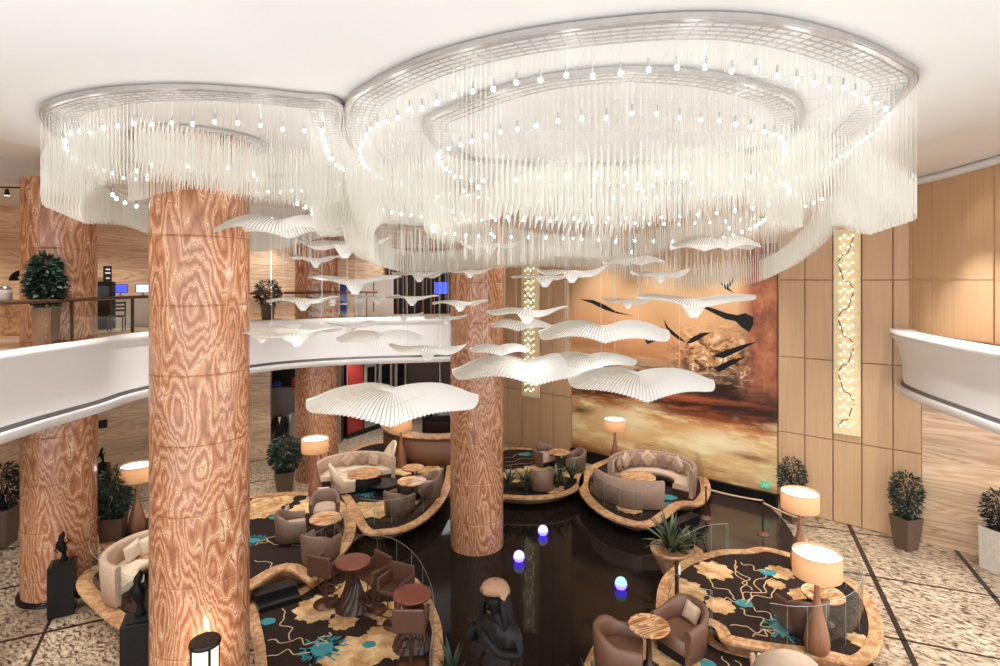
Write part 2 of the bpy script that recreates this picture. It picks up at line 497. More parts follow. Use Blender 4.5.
# balconies
LB = [(-9.2,1), (-9.9,7), (-10.35,12), (-10.25,14.5), (-10.25,16.4), (-8.95,20.7), (-6.3,22.7), (-2.1,23.7), (-.7,24.7), (-.2,27), (0,28.9)]
RB = [(13.3,18.4), (12.5,17.75), (11.95,16.9), (11.55,15.6), (11.2,13.8), (10.9,12), (10.5,8), (10.1,2)]
def balcony(path, back, tag_, prof_top, cap):
    P = catmull(path, 6, False)
    mb = MB(); ribbonloft(P, prof_top, mb); ribbonloft(P, [(.22,4.86),(.235,4.80),(.19,4.66),(.0,4.64),(-.3,4.64)], mb, 0)
    ribbonloft(P, [(.02,4.95),(.03,4.95),(.03,4.86),(.09,4.86)], mb, 1); ribbonloft(P, [(.09,4.86),(.22,4.86)], mb, 0)
    struct(mb.build('wall_balcony_'+tag_, ['white_fascia', 'dark_strip']), 'curved white balcony front on the %s side with a dark line' % tag_, 'balcony')
    mb = MB(); mb.prism(ccw([(p.x,p.y) for p in offpath([(q.x,q.y) for q in P], -.02)] + back), 6.0, Z_MEZ, 0)
    struct(mb.build('floor_balcony_'+tag_, 'marble_wall'), 'upper balcony floor on the %s side' % tag_, 'floor')
    mb = MB(); mb.prism(ccw([(p.x,p.y) for p in offpath([(q.x,q.y) for q in P], -.25)] + back), 4.68, 4.76, 0)
    struct(mb.build('ceiling_balcony_'+tag_, 'soffit'))
    mb = MB(); ribbonloft(P, [(cap[0],Z_MEZ+.0),(cap[0],Z_MEZ+.14),(cap[1],Z_MEZ+.16),(cap[1],Z_MEZ+.02)], mb)
    struct(mb.build('trim_3' if tag_ == 'left' else 'trim_4', 'cream_trim'))
    return P
LBP = balcony(LB, [(.1,29.2), (-2.5,28.8), (-6.5,27.6), (-10.4,26.1), (-14.2,24.8), (-16.8,21.1), (-18.2,15), (-18.9,1)], 'left', [(.08,6.42),(.10,6.36),(.02,6.25),(0,6.1),(0,5.4),(.02,4.95)], (-.3,.08))
RBP = balcony(RB, [(13,1), (12.5,14), (13.1,18.4)], 'right', [(.36,6.42),(.36,6.36),(.24,6.2),(.13,5.9),(.05,5.5),(.02,4.95)], (-.3,.36))

# ------------------------------------------------------------------ columns
def column(x, y, r, z0, z1, label, phase, dark=False):
    mb = MB(); prof = [(r, z0)]
    z = z0 + phase
    while z < z1 - .1:
        prof += [(r, z-.03), (r, z-.009), (r-.012, z-.006), (r-.012, z+.006), (r, z+.009), (r, z+.03)]; z += 1.17
    prof.append((r, z1))
    rings = []; n = 64
    mb.lathe(prof, (0,0,0), n, 0)
    o = mb.build('column', 'onyx_column'); o.location = (x, y, 0)
    me = o.data
    tag(o, label, 'column'); o['kind'] = 'structure'
    if dark:
        pb = MB(); pb.lathe([(r+.09, 0), (r+.09, .09), (r+.01, .1)], (0,0,0), 48); pb.build('base_ring', 'black_gloss', o)
    return o
c1 = column(-5.34, 10.27, .8, 0, Z_CEIL, 'nearest thick swirled orange onyx column, rising from floor to ceiling', .55)
c2 = column(-.70, 17.4, .8, 0, Z_CEIL, 'swirled onyx column standing in the black pond', .9)
c3 = column(-11.36, 14.84, .8, 0, Z_SOF, 'swirled onyx column at far left with a black base ring', .6, True)
c4 = column(-7.45, 23.4, .84, 0, Z_SOF, 'onyx column beside the boutique behind a lit floor lamp', .8)
# ------------------------------------------------------------------ the crystal chandelier
ZR = 10.42
def rp(u, v): 
    Y = F*(ZR-EYE)/(HOR-v); return ((u-500)*Y/F, Y, 0)
OUTER = [rp(345,106), rp(365,88), rp(420,61), rp(500,39), rp(600,24), rp(700,17), rp(780,22), rp(850,39), rp(900,62), rp(917,84), (5.9,9.2,0), (6.35,11.4,0), (5.9,13.6,0), (3.6,14.9,0), (1.2,15.0,0), (-1.2,14.2,0), (-2.6,12.2,0), (-2.7,10,0)]
LEFTR = [rp(341,104), rp(300,97), rp(240,91), rp(180,88), rp(110,91), rp(60,100), rp(39,113), (-7.55,9.8,0), (-7.8,11.5,0), (-7.0,13,0), (-5.3,13.6,0), (-3.6,13,0), (-2.75,11.4,0), (-2.55,9.6,0)]
INNER = [rp(422,127), rp(450,108), rp(520,84), rp(600,72), rp(680,72), rp(750,83), rp(800,103), (4.9,9.4,0), (5.0,10.6,0), (4.0,11.7,0), (2.2,12.3,0), (.3,12.1,0), (-1.0,11.2,0)]
chand = thing('chandelier', 'huge cloud-shaped crystal rod chandelier covering the middle of the ceiling', 'chandelier', (1.2, 10.5, Z_CEIL))
INV = Vector((-1.2, -10.5, -Z_CEIL))

rng = random.Random(3)
def wave(x, y):
    return noise.noise(Vector((x*.33+4.1, y*.33-2.7, .3)))
def rod_into(mb, x, y, zt, zb, r, mat=0, sides=4):
    a = rng.random()*1.5
    vs = [(x+r*cos(a+2*pi*k/sides), y+r*sin(a+2*pi*k/sides), z) for z in (zb, zt) for k in range(sides)]
    fs = [(k, (k+1) % sides, sides+(k+1) % sides, sides+k) for k in range(sides)] + [tuple(reversed(range(sides)))]
    mb.add([Vector(v)+INV for v in vs], fs, mat)
BULBS = []
def ring(path, width, rows, step, zfun, rodlen, bulbstep, bulbdrop, bname, wires_every=1, frame=True, bin=.6):
    P = ccw(catmull(path, 10))
    mf = MB()
    o, i_ = P, inset(P, width)
    n = len(P)
    def rg(Q, z): return [Vector((q.x, q.y, z)) + INV for q in Q]
    if frame:
        o2 = inset(P, .09)
        mf.loft([rg(o, ZR+.05), rg(o, ZR), rg(o2, ZR), rg(o2, ZR+.05), rg(o, ZR+.05)], 0, True, False, False)
        for k in range(0, rows, 2):
            mf.tube(rg(inset(P, width*(k+.5)/rows), ZR), .009, 4, 0, True)
        for p, t in resample(inset(P, width*.5), .16):
            nn = Vector((-t.y, t.x, 0))*width*.5; c_ = Vector((p.x, p.y, ZR+.012))+INV; mf.tube([c_-nn, c_+nn], .006, 3)
    else:
        mf.tube([Vector((p.x,p.y,ZR))+INV for p in inset(P, width*.5)], .03, 5, 0, True)
    fr = mf.build(bname+'_frame', 'ring_metal', chand)
    mr, mw = MB(), MB()
    for k in range(rows):
        Q = inset(P, width*(k+.5)/rows)
        for j, (p, t) in enumerate(resample(Q, step)):
            x, y = p.x + rng.uniform(-.004,.004), p.y + rng.uniform(-.004,.004)
            zb = zfun(x, y, k/rows) + rng.uniform(-.006,.006)
            rod_into(mr, x, y, zb+rodlen, zb, .0048)
            if j % wires_every == 0: rod_into(mw, x, y, ZR, zb+rodlen, .0006, 0, 3)
    tag(mr.build('glass_rods', 'crystal_rod', fr), None, None, None, 'stuff')
    tag(mw.build('hanging_wires', 'crystal_wire', fr), None, None, None, 'stuff')
    for d, drop, st in ((width*bin, bulbdrop, bulbstep), ):
        for p, t in resample(inset(P, d), st): BULBS.append((p.x, p.y, ZR-drop+rng.uniform(-.03,.03), fr))
    return P, fr
def zo(x, y, k): return 8.88 - (y-5.5)*.075 + wave(x, y)*.6 - k*.22 + .32*max(0, min(1, (abs(x-1.6)-2.4)/1.6))*max(0, min(1, (13-y)/4))
def zl(x, y, k): return 9.34 - (y-7.5)*.075 + wave(x+3, y)*.55 - k*.15
def zi(x, y, k): return 8.98 - (y-6.7)*.07 + wave(x, y+9)*.5 + k*.12
PO, fo = ring(OUTER, .5, 11, .062, zo, .46, .27, .36, 'outer_ring')
PL, flr = ring(LEFTR, .5, 11, .062, zl, .55, .28, .36, 'small_ring')
PI_, fi = ring(INNER, .42, 7, .075, zi, .42, .3, .45, 'inner_ring')
CR = [( -5.34+1.12*cos(2*pi*k/10), 10.27+1.12*sin(2*pi*k/10), 0) for k in range(10)]
PC, fc = ring(CR, .26, 4, .075, lambda x,y,k: 9.35+wave(x*1.5,y*1.5)*.5, .5, .6, .55, 'column_ring')
# loose field of rods and bulbs inside the rings
def inside(p, poly):
    x, y = p; c = False
    for i in range(len(poly)):
        a, b = poly[i-1], poly[i]
        if (a.y > y) != (b.y > y) and x < (b.x-a.x)*(y-a.y)/(b.y-a.y)+a.x: c = not c
    return c
mr, mw = MB(), MB()
POi, PLi = inset(PO, .6), inset(PL, .6)
y = 6.0
while y < 14.6:
    x = -8
    while x < 6.3:
        xx, yy = x + rng.uniform(-.05,.05), y + rng.uniform(-.05,.05)
        h = noise.noise(Vector((xx*.55, yy*.75, 5.1)))
        if (inside((xx,yy), POi) and yy > 8.6 or inside((xx,yy), PLi) and yy > 10.2) and h > -.12 and hypot(xx+5.34, yy-10.27) > 1.3:
            zb = 8.75 - (yy-8)*.075 + wave(xx, yy)*.7
            rod_into(mr, xx, yy, zb+.42, zb, .0048)
            rod_into(mw, xx, yy, ZR, zb+.42, .0012, 0, 3)
            if rng.random() < .02: BULBS.append((xx+.04, yy, zb+.55+rng.uniform(-.15,.2), None))
        x += .20
    y += .20
md = MB()
for k in range(-4, 5):
    for ax in (0, 1):
        lo, hi = None, None
        for i in range(200):
            q = (1.8+k*.9, 5+i*.055) if ax == 0 else (-3+i*.05, 10.3+k*.85)
            if inside(q, POi): lo = lo or q; hi = q
        if lo: md.tube([Vector((lo[0],lo[1],ZR+.02))+INV, Vector((hi[0],hi[1],ZR+.02))+INV], .004, 3)
fm_ = md.build('wire_grid', 'crystal_wire', chand)
tag(mr.build('glass_rods', 'crystal_rod', fm_), None, None, None, 'stuff')
tag(mw.build('hanging_wires', 'crystal_wire', fm_), None, None, None, 'stuff')
# second, lower rows of bulbs on the back halves and the little dark lamp holders
for P, d, z, st, ylim in ((PO,.3,9.45,.36,10.5),(PI_,.2,9.3,.36,6),(PO,1.5,8.95,.42,9.5),(PL,.9,9.35,.5,9.5)):
    for p, t in resample(inset(P, d), st):
        if p.y > ylim: BULBS.append((p.x, p.y, z+wave(p.x,p.y)*.12, None))
bm_ = MB(); bm_.sphere((0,0,0), .023, 8, 6, 0, (1,1,1.15)); bm_.tube([(0,0,.035),(0,0,.11)], .014, 6, 1)
proto = None
order = sorted(BULBS, key=lambda b: (b[1], b[0]))
near, rest = order[:100], order[100:]
for (x, y, z, fr) in near:
    if proto is None: o = proto = bm_.build('bulb', ['bulb', 'steel'], chand)
    else: o = proto.copy(); COL.objects.link(o)
    o.parent = chand; o.location = Vector((x,y,z)) + INV
mb = MB()
for (x, y, z, fr) in rest:
    c = Vector((x,y,z)) + INV
    mb.sphere(c, .026, 8, 6, 0, (1,1,1.15)); mb.tube([c+Vector((0,0,.035)), c+Vector((0,0,.11))], .014, 5, 1)
tag(mb.build('bulb', ['bulb', 'steel'], chand), None, None, None, 'stuff')
mb = MB()
for (x, y, z, fr) in BULBS:
    c = Vector((x,y,z)) + INV; mb.tube([c+Vector((0,0,.1)), Vector((x,y,ZR))+INV], .003, 3)
tag(mb.build('bulb_wires', 'crystal_wire', chand), None, None, None, 'stuff')
md = MB()
print('bulbs', len(BULBS))

# ceiling: lowest over the chandelier, rising gently to the walls
def sstep(t): t = max(0, min(1, t)); return t*t*(3-2*t)
mb = MB(); NX, NY = 96, 96; vs = []
edge = [Vector((p.x,p.y)) for p in PO[::3]] + [Vector((p.x,p.y)) for p in PL[::3]]
for j in range(NY+1):
    for i in range(NX+1):
        x, y = -19.4 + 37.4*i/NX, -2 + 38*j/NY
        if inside((x,y), PO) or inside((x,y), PL): dd = 0
        else: dd = min((e-Vector((x,y))).length for e in edge)
        vs.append((x, y, 10.5 + .55*sstep((dd-.25)/3.6)))
fs = [(j*(NX+1)+i, (j+1)*(NX+1)+i, (j+1)*(NX+1)+i+1, j*(NX+1)+i+1) for j in range(NY) for i in range(NX)]
mb.add(vs, fs, 0, True)
mb.prism(ccw([(-19.4,-2), (-19.4,36), (18,36), (18,-2)]), Z_CEIL+.1, Z_CEIL+.3, 0)
struct(mb.build('ceiling', 'white_plaster'), 'plain white ceiling over the whole lobby', 'ceiling')

# ------------------------------------------------------------------ pleated pendants
def pleated(L, W, kind, seed, ribs=72):
    """wavy fan-pleated sheet around a central cup. Local origin at the cup."""
    rr = random.Random(seed)
    ph = rr.uniform(0, 6.28); amp = rr.uniform(.6, 1.0)
    mb = MB(); nr = 9; n = ribs*2
    rings = []
    for i in range(nr):
        t = i/(nr-1); row = []
        for j in range(n):
            a = 2*pi*(j//2 + (.80 if j % 2 else 0))/(n//2)
            # long lens-shaped outline, lobed
            ex = L/2*(.12 + .88*t)*cos(a); ey = W/2*(.14 + .86*t)*(abs(sin(a))**.75*(1 if sin(a) > 0 else -1))*(1+.22*cos(2*a+ph)+.1*cos(3*a))
            q = ex/(L/2)
            rr_ = sqrt((ex/(L*.5))**2 + (ey/(W*.5))**2)
            if kind == 0:    # manta: flat wings with lifted tips over a narrow funnel
                z = -.20*L*math.exp(-(rr_/.22)**2) + L*.035*amp*cos(q*5.2+.5*ph)*t + .02*L*t*q*q + .016*L*sin(2*a+ph)*t - .07*L*t**2.5*abs(sin(a))
            elif kind == 1:  # long cloth, two humps, fringe drooping front and back
                z = L*.055*amp*sin(pi*min(1, abs(q)/.92))*min(1, rr_*3) - .03*L*q*q*t - .12*L*t**2.6*abs(sin(a))**.6 + .008*L*sin(3*a+ph)*t
            else:            # wide funnel
                z = -.17*L*math.exp(-(rr_/.42)**2) + L*.035*sin(2*a+ph)*t - .05*L*t*t*sin(a)**2
            z += (.0042 if j % 2 else -.0042)*L*min(1, t*1.3)
            row.append(Vector((ex, ey, z)))
        rings.append(row)
    mb.loft(rings, 0, True, False, False)
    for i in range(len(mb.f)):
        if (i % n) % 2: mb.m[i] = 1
    return mb, rings
PEND = [  # u, v, wide(px), Y, kind, yaw, label
 (394,391,168,9.2,1,.12,'large fringed pleated white pendant hanging lowest, left of the pond column'),
 (640,374,142,9.6,1,-.10,'large fringed pleated white pendant hanging in front of the mural'),
 (528,361,150,11.6,1,.15,'pleated white pendant crossing the top of the pond column, beside the largest right one'),
 (603,326,128,10.8,1,-.1,'wide smooth white pendant just above the mural pendant with the fringe'),
 (694,296,112,11.2,0,-.2,'manta-shaped white pendant nearest the right edge of the mural'),
 (660,272,60,12.0,0,.2,'small winged pendant above the long one in front of the mural'),
 (297,329,86,9.4,2,.2,'funnel-shaped cream pendant just right of the nearest column'),
 (262,328,66,10.6,2,.5,'pale pleated pendant touching the right edge of the nearest column'),
 (303,298,70,11.0,0,.1,'small winged pendant above the funnel-shaped cream one'),
 (316,257,56,11.5,0,-.2,'small winged pendant high beside the nearest column'),
 (345,241,92,11.0,0,.15,'winged pendant under the chandelier rods between both tall columns'),
 (355,277,92,11.3,0,-.1,'winged pendant with a cup below, in front of the far balcony railing'),
 (282,221,126,9.9,1,.08,'long thin wavy pendant highest beside the nearest column'),
 (377,296,44,13.0,0,.3,'little winged pendant over the white balcony front, below the rail'),
 (419,272,56,13.2,0,-.15,'little winged pendant in front of the dark upper doorway'),
 (412,296,52,12.6,0,.25,'little winged pendant right of the one over the balcony rail'),
 (460,301,56,12.0,0,-.3,'little winged pendant touching the left of the pond column'),
 (404,314,38,13.4,0,.2,'smallest pendant hanging before the balcony front'),
 (446,316,44,12.8,0,-.2,'tiny winged pendant beside the pond column above the balcony edge'),
 (380,333,82,11.0,1,.25,'twisted wavy pendant across the white balcony front'),
 (428,346,78,10.8,0,-.12,'pointed pale pendant just above the large fringed left pendant'),
 (348,323,50,11.8,2,.4,'small pleated pendant behind the funnel-shaped cream one'),
 (527,309,82,10.9,0,.06,'boat-shaped white pendant in front of the glowing left wall strip'),
 (500,346,60,11.4,1,.1,'thin flat pendant crossing the pond column'),
 (521,322,60,12.0,1,-.2,'pale flat pendant just below the boat-shaped one'),
 (572,270,70,12.2,0,.1,'winged pendant under the rods at the left edge of the mural'),
 (545,275,66,12.8,0,-.25,'winged pendant over the glowing left wall strip'),
 (634,258,64,12.6,1,.15,'flat pendant tucked right under the chandelier rods over the mural'),
 (628,299,50,12.4,0,-.3,'small winged pendant between the two wide mural pendants'),
 (715,240,90,11.6,1,.05,'flat wavy pendant among the bulbs at right of the chandelier'),
 (470,270,44,13.2,0,.2,'small winged pendant over the upper pond column'),
 (590,355,90,11.6,1,-.15,'pale pleated pendant half hidden behind the two large right ones'),
 (490,243,60,13.0,0,.1,'winged pendant among the rods above the pond column'),
]
for k, (u, v, wpx, Y, kind, yaw, lab) in enumerate(PEND):
    c = at(u, v, Y); L = wpx*Y/F/ max(.9, cos(yaw)); W = L*(.48 if kind == 0 else .48 if kind == 1 else .62)
    if k in (0,1): W = L*.56
    mb, rg = pleated(L, W, kind, 11+k, 120 if L > 1.6 else 72)
    root = thing('pleated_pendant', lab, 'pendant', c, yaw, 'pleated white pendants under the chandelier')
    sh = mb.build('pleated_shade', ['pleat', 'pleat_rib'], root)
    me = MB()
    q0 = rg[0]; zc = sum(p.z for p in q0)/len(q0)
    me.loft([[Vector((p.x*s_, p.y*s_, p.z*(1-f_)+(zc-dz)*f_)) for p in q0[::4]] for s_, f_, dz in ((1.04,0,0),(.8,.7,.022*L),(.6,1,.045*L))], 0, True, True, True)
    me.build('cup', 'pleat', root)
    top = 10.5 - c.z
    for sgn in (-1, 1):
        mw = MB(); mw.tube([(sgn*L*.27, 0, .0), (sgn*L*.27, 0, top)], .003, 3)
        mw.build('suspension_wire', 'crystal_wire', root)
    rim = MB(); mid = rg[5]
    rim.tube(mid[::2], .004*max(.7, L*.6), 4, 0, True); rim.build('stitched_rim', 'ring_metal', root)
# ------------------------------------------------------------------ mural, strips of light, sign
def wall_basis(u0, u1):
    p, q = wall_u(u0), wall_u(u1); return p, q, (q-p).length, (q-p).normalized()
def mural_mat():
    m, nt, out = newmat('mural_paint')
    tc = N(nt, 'ShaderNodeTexCoord'); sep = N(nt, 'ShaderNodeSeparateXYZ'); nt.links.new(tc.outputs['UV'], sep.inputs[0])
    X, Y = sep.outputs[0], sep.outputs[1]
    def nz(scale, detail, sx, sy, rough=.6, dist=0):
        mp = N(nt, 'ShaderNodeMapping'); mp.inputs['Scale'].default_value = (sx, sy, 1); nt.links.new(tc.outputs['UV'], mp.inputs[0])
        n = N(nt, 'ShaderNodeTexNoise', Scale=scale, Detail=detail, Roughness=rough, Distortion=dist); nt.links.new(mp.outputs[0], n.inputs['Vector']); return n.outputs[0]
    n1 = nz(1, 8, 3.4, 17, .68)        # long horizontal streaks
    d = math_node(nt, 'MULTIPLY', math_node(nt, 'SUBTRACT', n1, .5), .16)
    slope = math_node(nt, 'MULTIPLY', X, .05)
    t = math_node(nt, 'ADD', math_node(nt, 'ADD', Y, d), slope)
    G = srgb
    base = ramp(nt, t, [(0.0, G(150,100,66)), (.05, G(206,162,112)), (.13, G(232,194,136)), (.20, G(226,182,122)), (.27, G(210,142,88)), (.315, G(168,88,50)), (.36, G(88,46,34)), (.42, G(104,56,40)), (.47, G(214,176,136)), (.53, G(180,124,80)), (.60, G(206,150,104)), (.72, G(206,160,114)), (.85, G(202,164,122)), (1.0, G(198,160,120))])
    # dark cloud streaks across the middle
    n2 = nz(1, 9, 5, 34, .74, .3)
    env = ramp(nt, Y, [(.22, (0,0,0)), (.31, (1,1,1)), (.42, (1,1,1)), (.50, (0,0,0))])
    dk = math_node(nt, 'MULTIPLY', ramp(nt, n2, [(.43, (0,0,0)), (.49, (1,1,1))]), env)
    c = mixcol(nt, dk, base, G(52,28,22))
    # thin strokes low down
    n3 = nz(1, 8, 3.0, 34, .70)
    env3 = ramp(nt, Y, [(.03, (.5,.5,.5)), (.22, (.6,.6,.6)), (.3, (0,0,0))])
    st = math_node(nt, 'MULTIPLY', ramp(nt, n3, [(.56, (0,0,0)), (.64, (1,1,1))]), env3)
    c = mixcol(nt, st, c, G(128,70,44))
    hl = math_node(nt, 'MULTIPLY', ramp(nt, nz(1, 6, 3.4, 12, .6), [(.48, (0,0,0)), (.62, (1,1,1))]), ramp(nt, Y, [(.06, (1,1,1)), (.24, (1,1,1)), (.3, (0,0,0))]))
    c = mixcol(nt, hl, c, G(252,232,178))
    # broad painted glows low in the picture and a dark bank above them
    def glow(cx, cy, rx, ry, col, amt, c):
        dx = math_node(nt, 'DIVIDE', math_node(nt, 'SUBTRACT', math_node(nt, 'ADD', X, math_node(nt, 'MULTIPLY', d, 1.2)), cx), rx)
        dy = math_node(nt, 'DIVIDE', math_node(nt, 'SUBTRACT', math_node(nt, 'ADD', Y, math_node(nt, 'MULTIPLY', d, .5)), cy), ry)
        rr2 = math_node(nt, 'SQRT', math_node(nt, 'ADD', math_node(nt, 'MULTIPLY', dx, dx), math_node(nt, 'MULTIPLY', dy, dy)))
        f = ramp(nt, rr2, [(.1, (amt,)*3), (1, (0,0,0))]); return mixcol(nt, f, c, col)
    c = glow(.30, .185, .20, .07, G(255,246,206), .95, c); c = glow(.76, .16, .22, .06, G(255,240,198), .9, c)
    c = glow(.62, .265, .42, .018, G(120,66,42), .9, c); c = glow(.90, .125, .13, .022, G(128,76,50), .85, c); c = glow(.05, .20, .10, .03, G(84,52,40), .85, c)
    c = glow(.72, .40, .5, .035, G(44,27,22), .95, c); c = glow(.15, .37, .3, .04, G(60,34,28), .9, c); c = glow(.5, .335, .55, .02, G(206,112,66), .7, c)
    # rusty band along the right edge, splashes beside it
    nr = nz(1, 8, 12, 8, .7)
    xr = math_node(nt, 'ADD', X, math_node(nt, 'MULTIPLY', math_node(nt, 'SUBTRACT', nr, .5), .12))
    band = ramp(nt, xr, [(.84, (0,0,0)), (.90, (1,1,1))])
    top = ramp(nt, Y, [(.34, (0,0,0)), (.44, (1,1,1))])
    c = mixcol(nt, math_node(nt, 'MULTIPLY', band, top), c, ramp(nt, nr, [(.35, G(92,52,40)), (.5, G(156,90,62)), (.65, G(196,126,86))]))
    ns = nz(1, 9, 16, 24, .78, 1.2)
    spx = ramp(nt, X, [(.5, (0,0,0)), (.66, (1,1,1)), (.86, (1,1,1)), (.93, (0,0,0))]); spy = ramp(nt, Y, [(.40, (0,0,0)), (.46, (1,1,1)), (.58, (.8,.8,.8)), (.68, (0,0,0))])
    sm = math_node(nt, 'MULTIPLY', spx, spy)
    c = mixcol(nt, math_node(nt, 'MULTIPLY', sm, ramp(nt, ns, [(.51, (0,0,0)), (.56, (1,1,1))])), c, G(58,36,26))
    c = mixcol(nt, math_node(nt, 'MULTIPLY', sm, ramp(nt, ns, [(.40, (1,1,1)), (.46, (0,0,0))])), c, G(246,226,186))
    b = N(nt, 'ShaderNodeBsdfPrincipled', Roughness=.35); nt.links.new(c, b.inputs['Base Color']); nt.links.new(b.outputs[0], out.inputs[0])
mural_mat()
p, q, L, d = wall_basis(572.6, 777.4)
Z0, Z1 = .5, 9.3
mid = (p+q)/2
mur = thing('mural', 'huge golden and rust abstract mural with dark bird wings on the back wall', 'mural', (mid.x, mid.y, Z0), WRZ)
mb = MB(); mb.box((0, -.02, (Z1-Z0)/2), (L, .08, Z1-Z0))
cv = mb.build('canvas', 'mural_paint', mur)
uvl = cv.data.uv_layers.new(name='UVMap')
for lp in cv.data.loops:
    co_ = cv.data.vertices[lp.vertex_index].co; uvl.data[lp.index].uv = ((co_.x+L/2)/L, co_.z/(Z1-Z0))
# painted birds, one thin raised paint layer each
def mural_xy(u, v):
    w_ = wall_u(u); s = (w_-p).dot(d) - L/2
    return s, (EYE - (v-HOR)*w_.y/F) - Z0
BIRDS = [
 ([(696,303),(706,306),(716,309),(727,313),(738,315),(746,313),(754,317),(754,324),(750,332),(742,327),(736,321),(726,319),(714,313),(704,308)], 'black_matt'),
 ([(664,319),(669,327),(676,333),(683,339),(686,342),(680,340),(672,334),(667,328)], 'black_matt'),
 ([(687,343),(693,337),(701,333),(712,332),(705,336),(699,340),(692,343)], 'black_matt'),
 ([(580,299),(592,303),(604,309),(616,313),(634,316),(616,311),(606,305),(594,300)], 'black_matt'),
 ([(644,337),(649,341),(656,338),(661,330),(656,341),(648,344)], 'black_matt'),
 ([(720,282),(727,285),(733,278),(736,275),(734,282),(729,288),(735,293),(726,289)], 'black_matt'),
 ([(712,356),(726,350),(742,345),(758,341),(742,350),(724,358)], 'black_matt'),
 ([(714,368),(730,360),(748,356),(734,364),(720,372)], 'black_matt')]
for pts, mt in BIRDS:
    mb = MB(); P2 = [mural_xy(*a) for a in pts]
    a_ = [(x, -.064, z) for x, z in P2]; b_ = [(x, -.058, z) for x, z in P2]; n = len(a_)
    if sum(P2[i-1][0]*P2[i][1]-P2[i][0]*P2[i-1][1] for i in range(n)) < 0: a_.reverse(); b_.reverse()
    mb.poly(a_, 0); mb.add(a_+b_, [(i, n+i, n+(i+1) % n, (i+1) % n) for i in range(n)], 0)
    mb.build('painted_bird', mt, mur)
mb = MB(); mb.box((0, -.05, .25), (L+.0, .3, .49)); o = mb.build('baseboard_back', 'black_gloss', None, (mid.x, mid.y, 0), WRZ)
struct(o, 'dark plinth below the mural')

def lightstrip(u0, u1, z0, z1, label, rows, seed):
    p, q, L, d = wall_basis(u0, u1); m_ = (p+q)/2 + WN*.10
    r = thing('light_column', label, 'wall light', (m_.x, m_.y, z0), WRZ)
    H = z1-z0
    mb = MB(); mb.box((0, .04, H/2), (L, .05, H+.3)); mb.build('backing_panel', 'strip_glow', r)
    o0 = None; rg_ = random.Random(seed)
    for i in range(rows):
        for k in range(4):
            pos = ((k-1.5)*L*.15, -.07+.02*rg_.random(), H*(i+.5+.3*(k % 2))/rows)
            if o0 is None:
                mb = MB(); mb.sphere((0,0,0), .034, 8, 6, 0); mb.lathe([(.012,-.02),(.02,.04)], (0,.03,0), 6, 1); o0 = o = mb.build('bulb', ['bulb_warm', 'steel'], r)
            else: o = o0.copy(); COL.objects.link(o); o.parent = r
            o.location = pos
    for s in range(7):
        mb = MB(); a = H*(.02+.14*s); sg = 1 if s % 2 else -1
        mb.tube([(sg*L*.28*(1-2*t/8), -.14, a+.6*t/8*(1+.3*sin(t))) for t in range(9)], .016, 5)
        mb.build('wire_twirl', 'bronze', r)
    return r
plain('strip_glow', srgb(240,220,176), .6)
lightstrip(834, 861, 3.1, 9.5, 'tall glowing strip of warm bulbs and twisted wires right of the mural', 22, 1)
lightstrip(522.5, 540.5, 2.6, 8.6, 'tall glowing strip of warm bulbs on the wall left of the mural', 20, 2)

w_ = wall_u(766); s = thing('exit_sign', 'small green sign at the lower right of the mural', 'sign', (w_.x+WN.x*.12, w_.y+WN.y*.12, EYE-(484-HOR)*w_.y/F), WRZ)
mb = MB(); mb.box((0,0,0), (.30,.04,.22)); mb.build('sign_panel', 'sign_green', s)
mb = MB(); mb.sphere((-.02,-.024,.065), .02, 8, 5, 0, (1,.2,1)); mb.tube([(-.02,-.024,.04),(-.03,-.024,-.01),(-.07,-.024,-.06)], .011, 4); mb.tube([(-.03,-.024,-.01),(.02,-.024,-.03),(.02,-.024,-.07)], .011, 4); mb.tube([(-.07,-.024,.02),(-.02,-.024,.03),(.03,-.024,.0)], .009, 4); mb.tube([(.06,-.024,-.07),(.06,-.024,.07),(.11,-.024,.07),(.11,-.024,-.07)], .009, 4)
mb.build('running_figure', 'paper_white', s)

# ------------------------------------------------------------------ balcony rail and what stands behind it
def rail(name, P, i0, i1, label, off=-.14, step=2.3):
    Q = offpath([(p.x,p.y) for p in P], off)[i0:i1]
    pts = resample([Vector((q.x,q.y,0)) for q in Q], step, False)
    b = pts[0][0]; r = thing(name, label, 'railing', (b.x, b.y, Z_MEZ+.16))
    O = Vector((b.x, b.y, 0))
    mb = MB(); mb.tube([Vector((q.x,q.y,1.0))-O for q in Q], .045, 8); mb.build('handrail', 'bronze', r)
    pr = None
    for (a, t) in pts:
        if pr is None: mb = MB(); mb.box((0,0,.5), (.05,.07,1.0)); pr = o = mb.build('post', 'bronze', r)
        else: o = pr.copy(); COL.objects.link(o); o.parent = r
        o.location = a-O; o.rotation_euler = (0,0,atan2(t.y,t.x))
    for (a, t), (b2, t2) in zip(pts, pts[1:]):
        dd = (b2-a).normalized(); mb = MB(); m_ = (a+b2)/2-O; mb.box((m_.x, m_.y, .5), ((b2-a).length-.12, .016, .84), atan2(dd.y,dd.x)); mb.build('glass_panel', 'glass', r)
rail('glass_railing', LBP, 4, 39, 'long glass railing with bronze handrail along the left upper balcony')

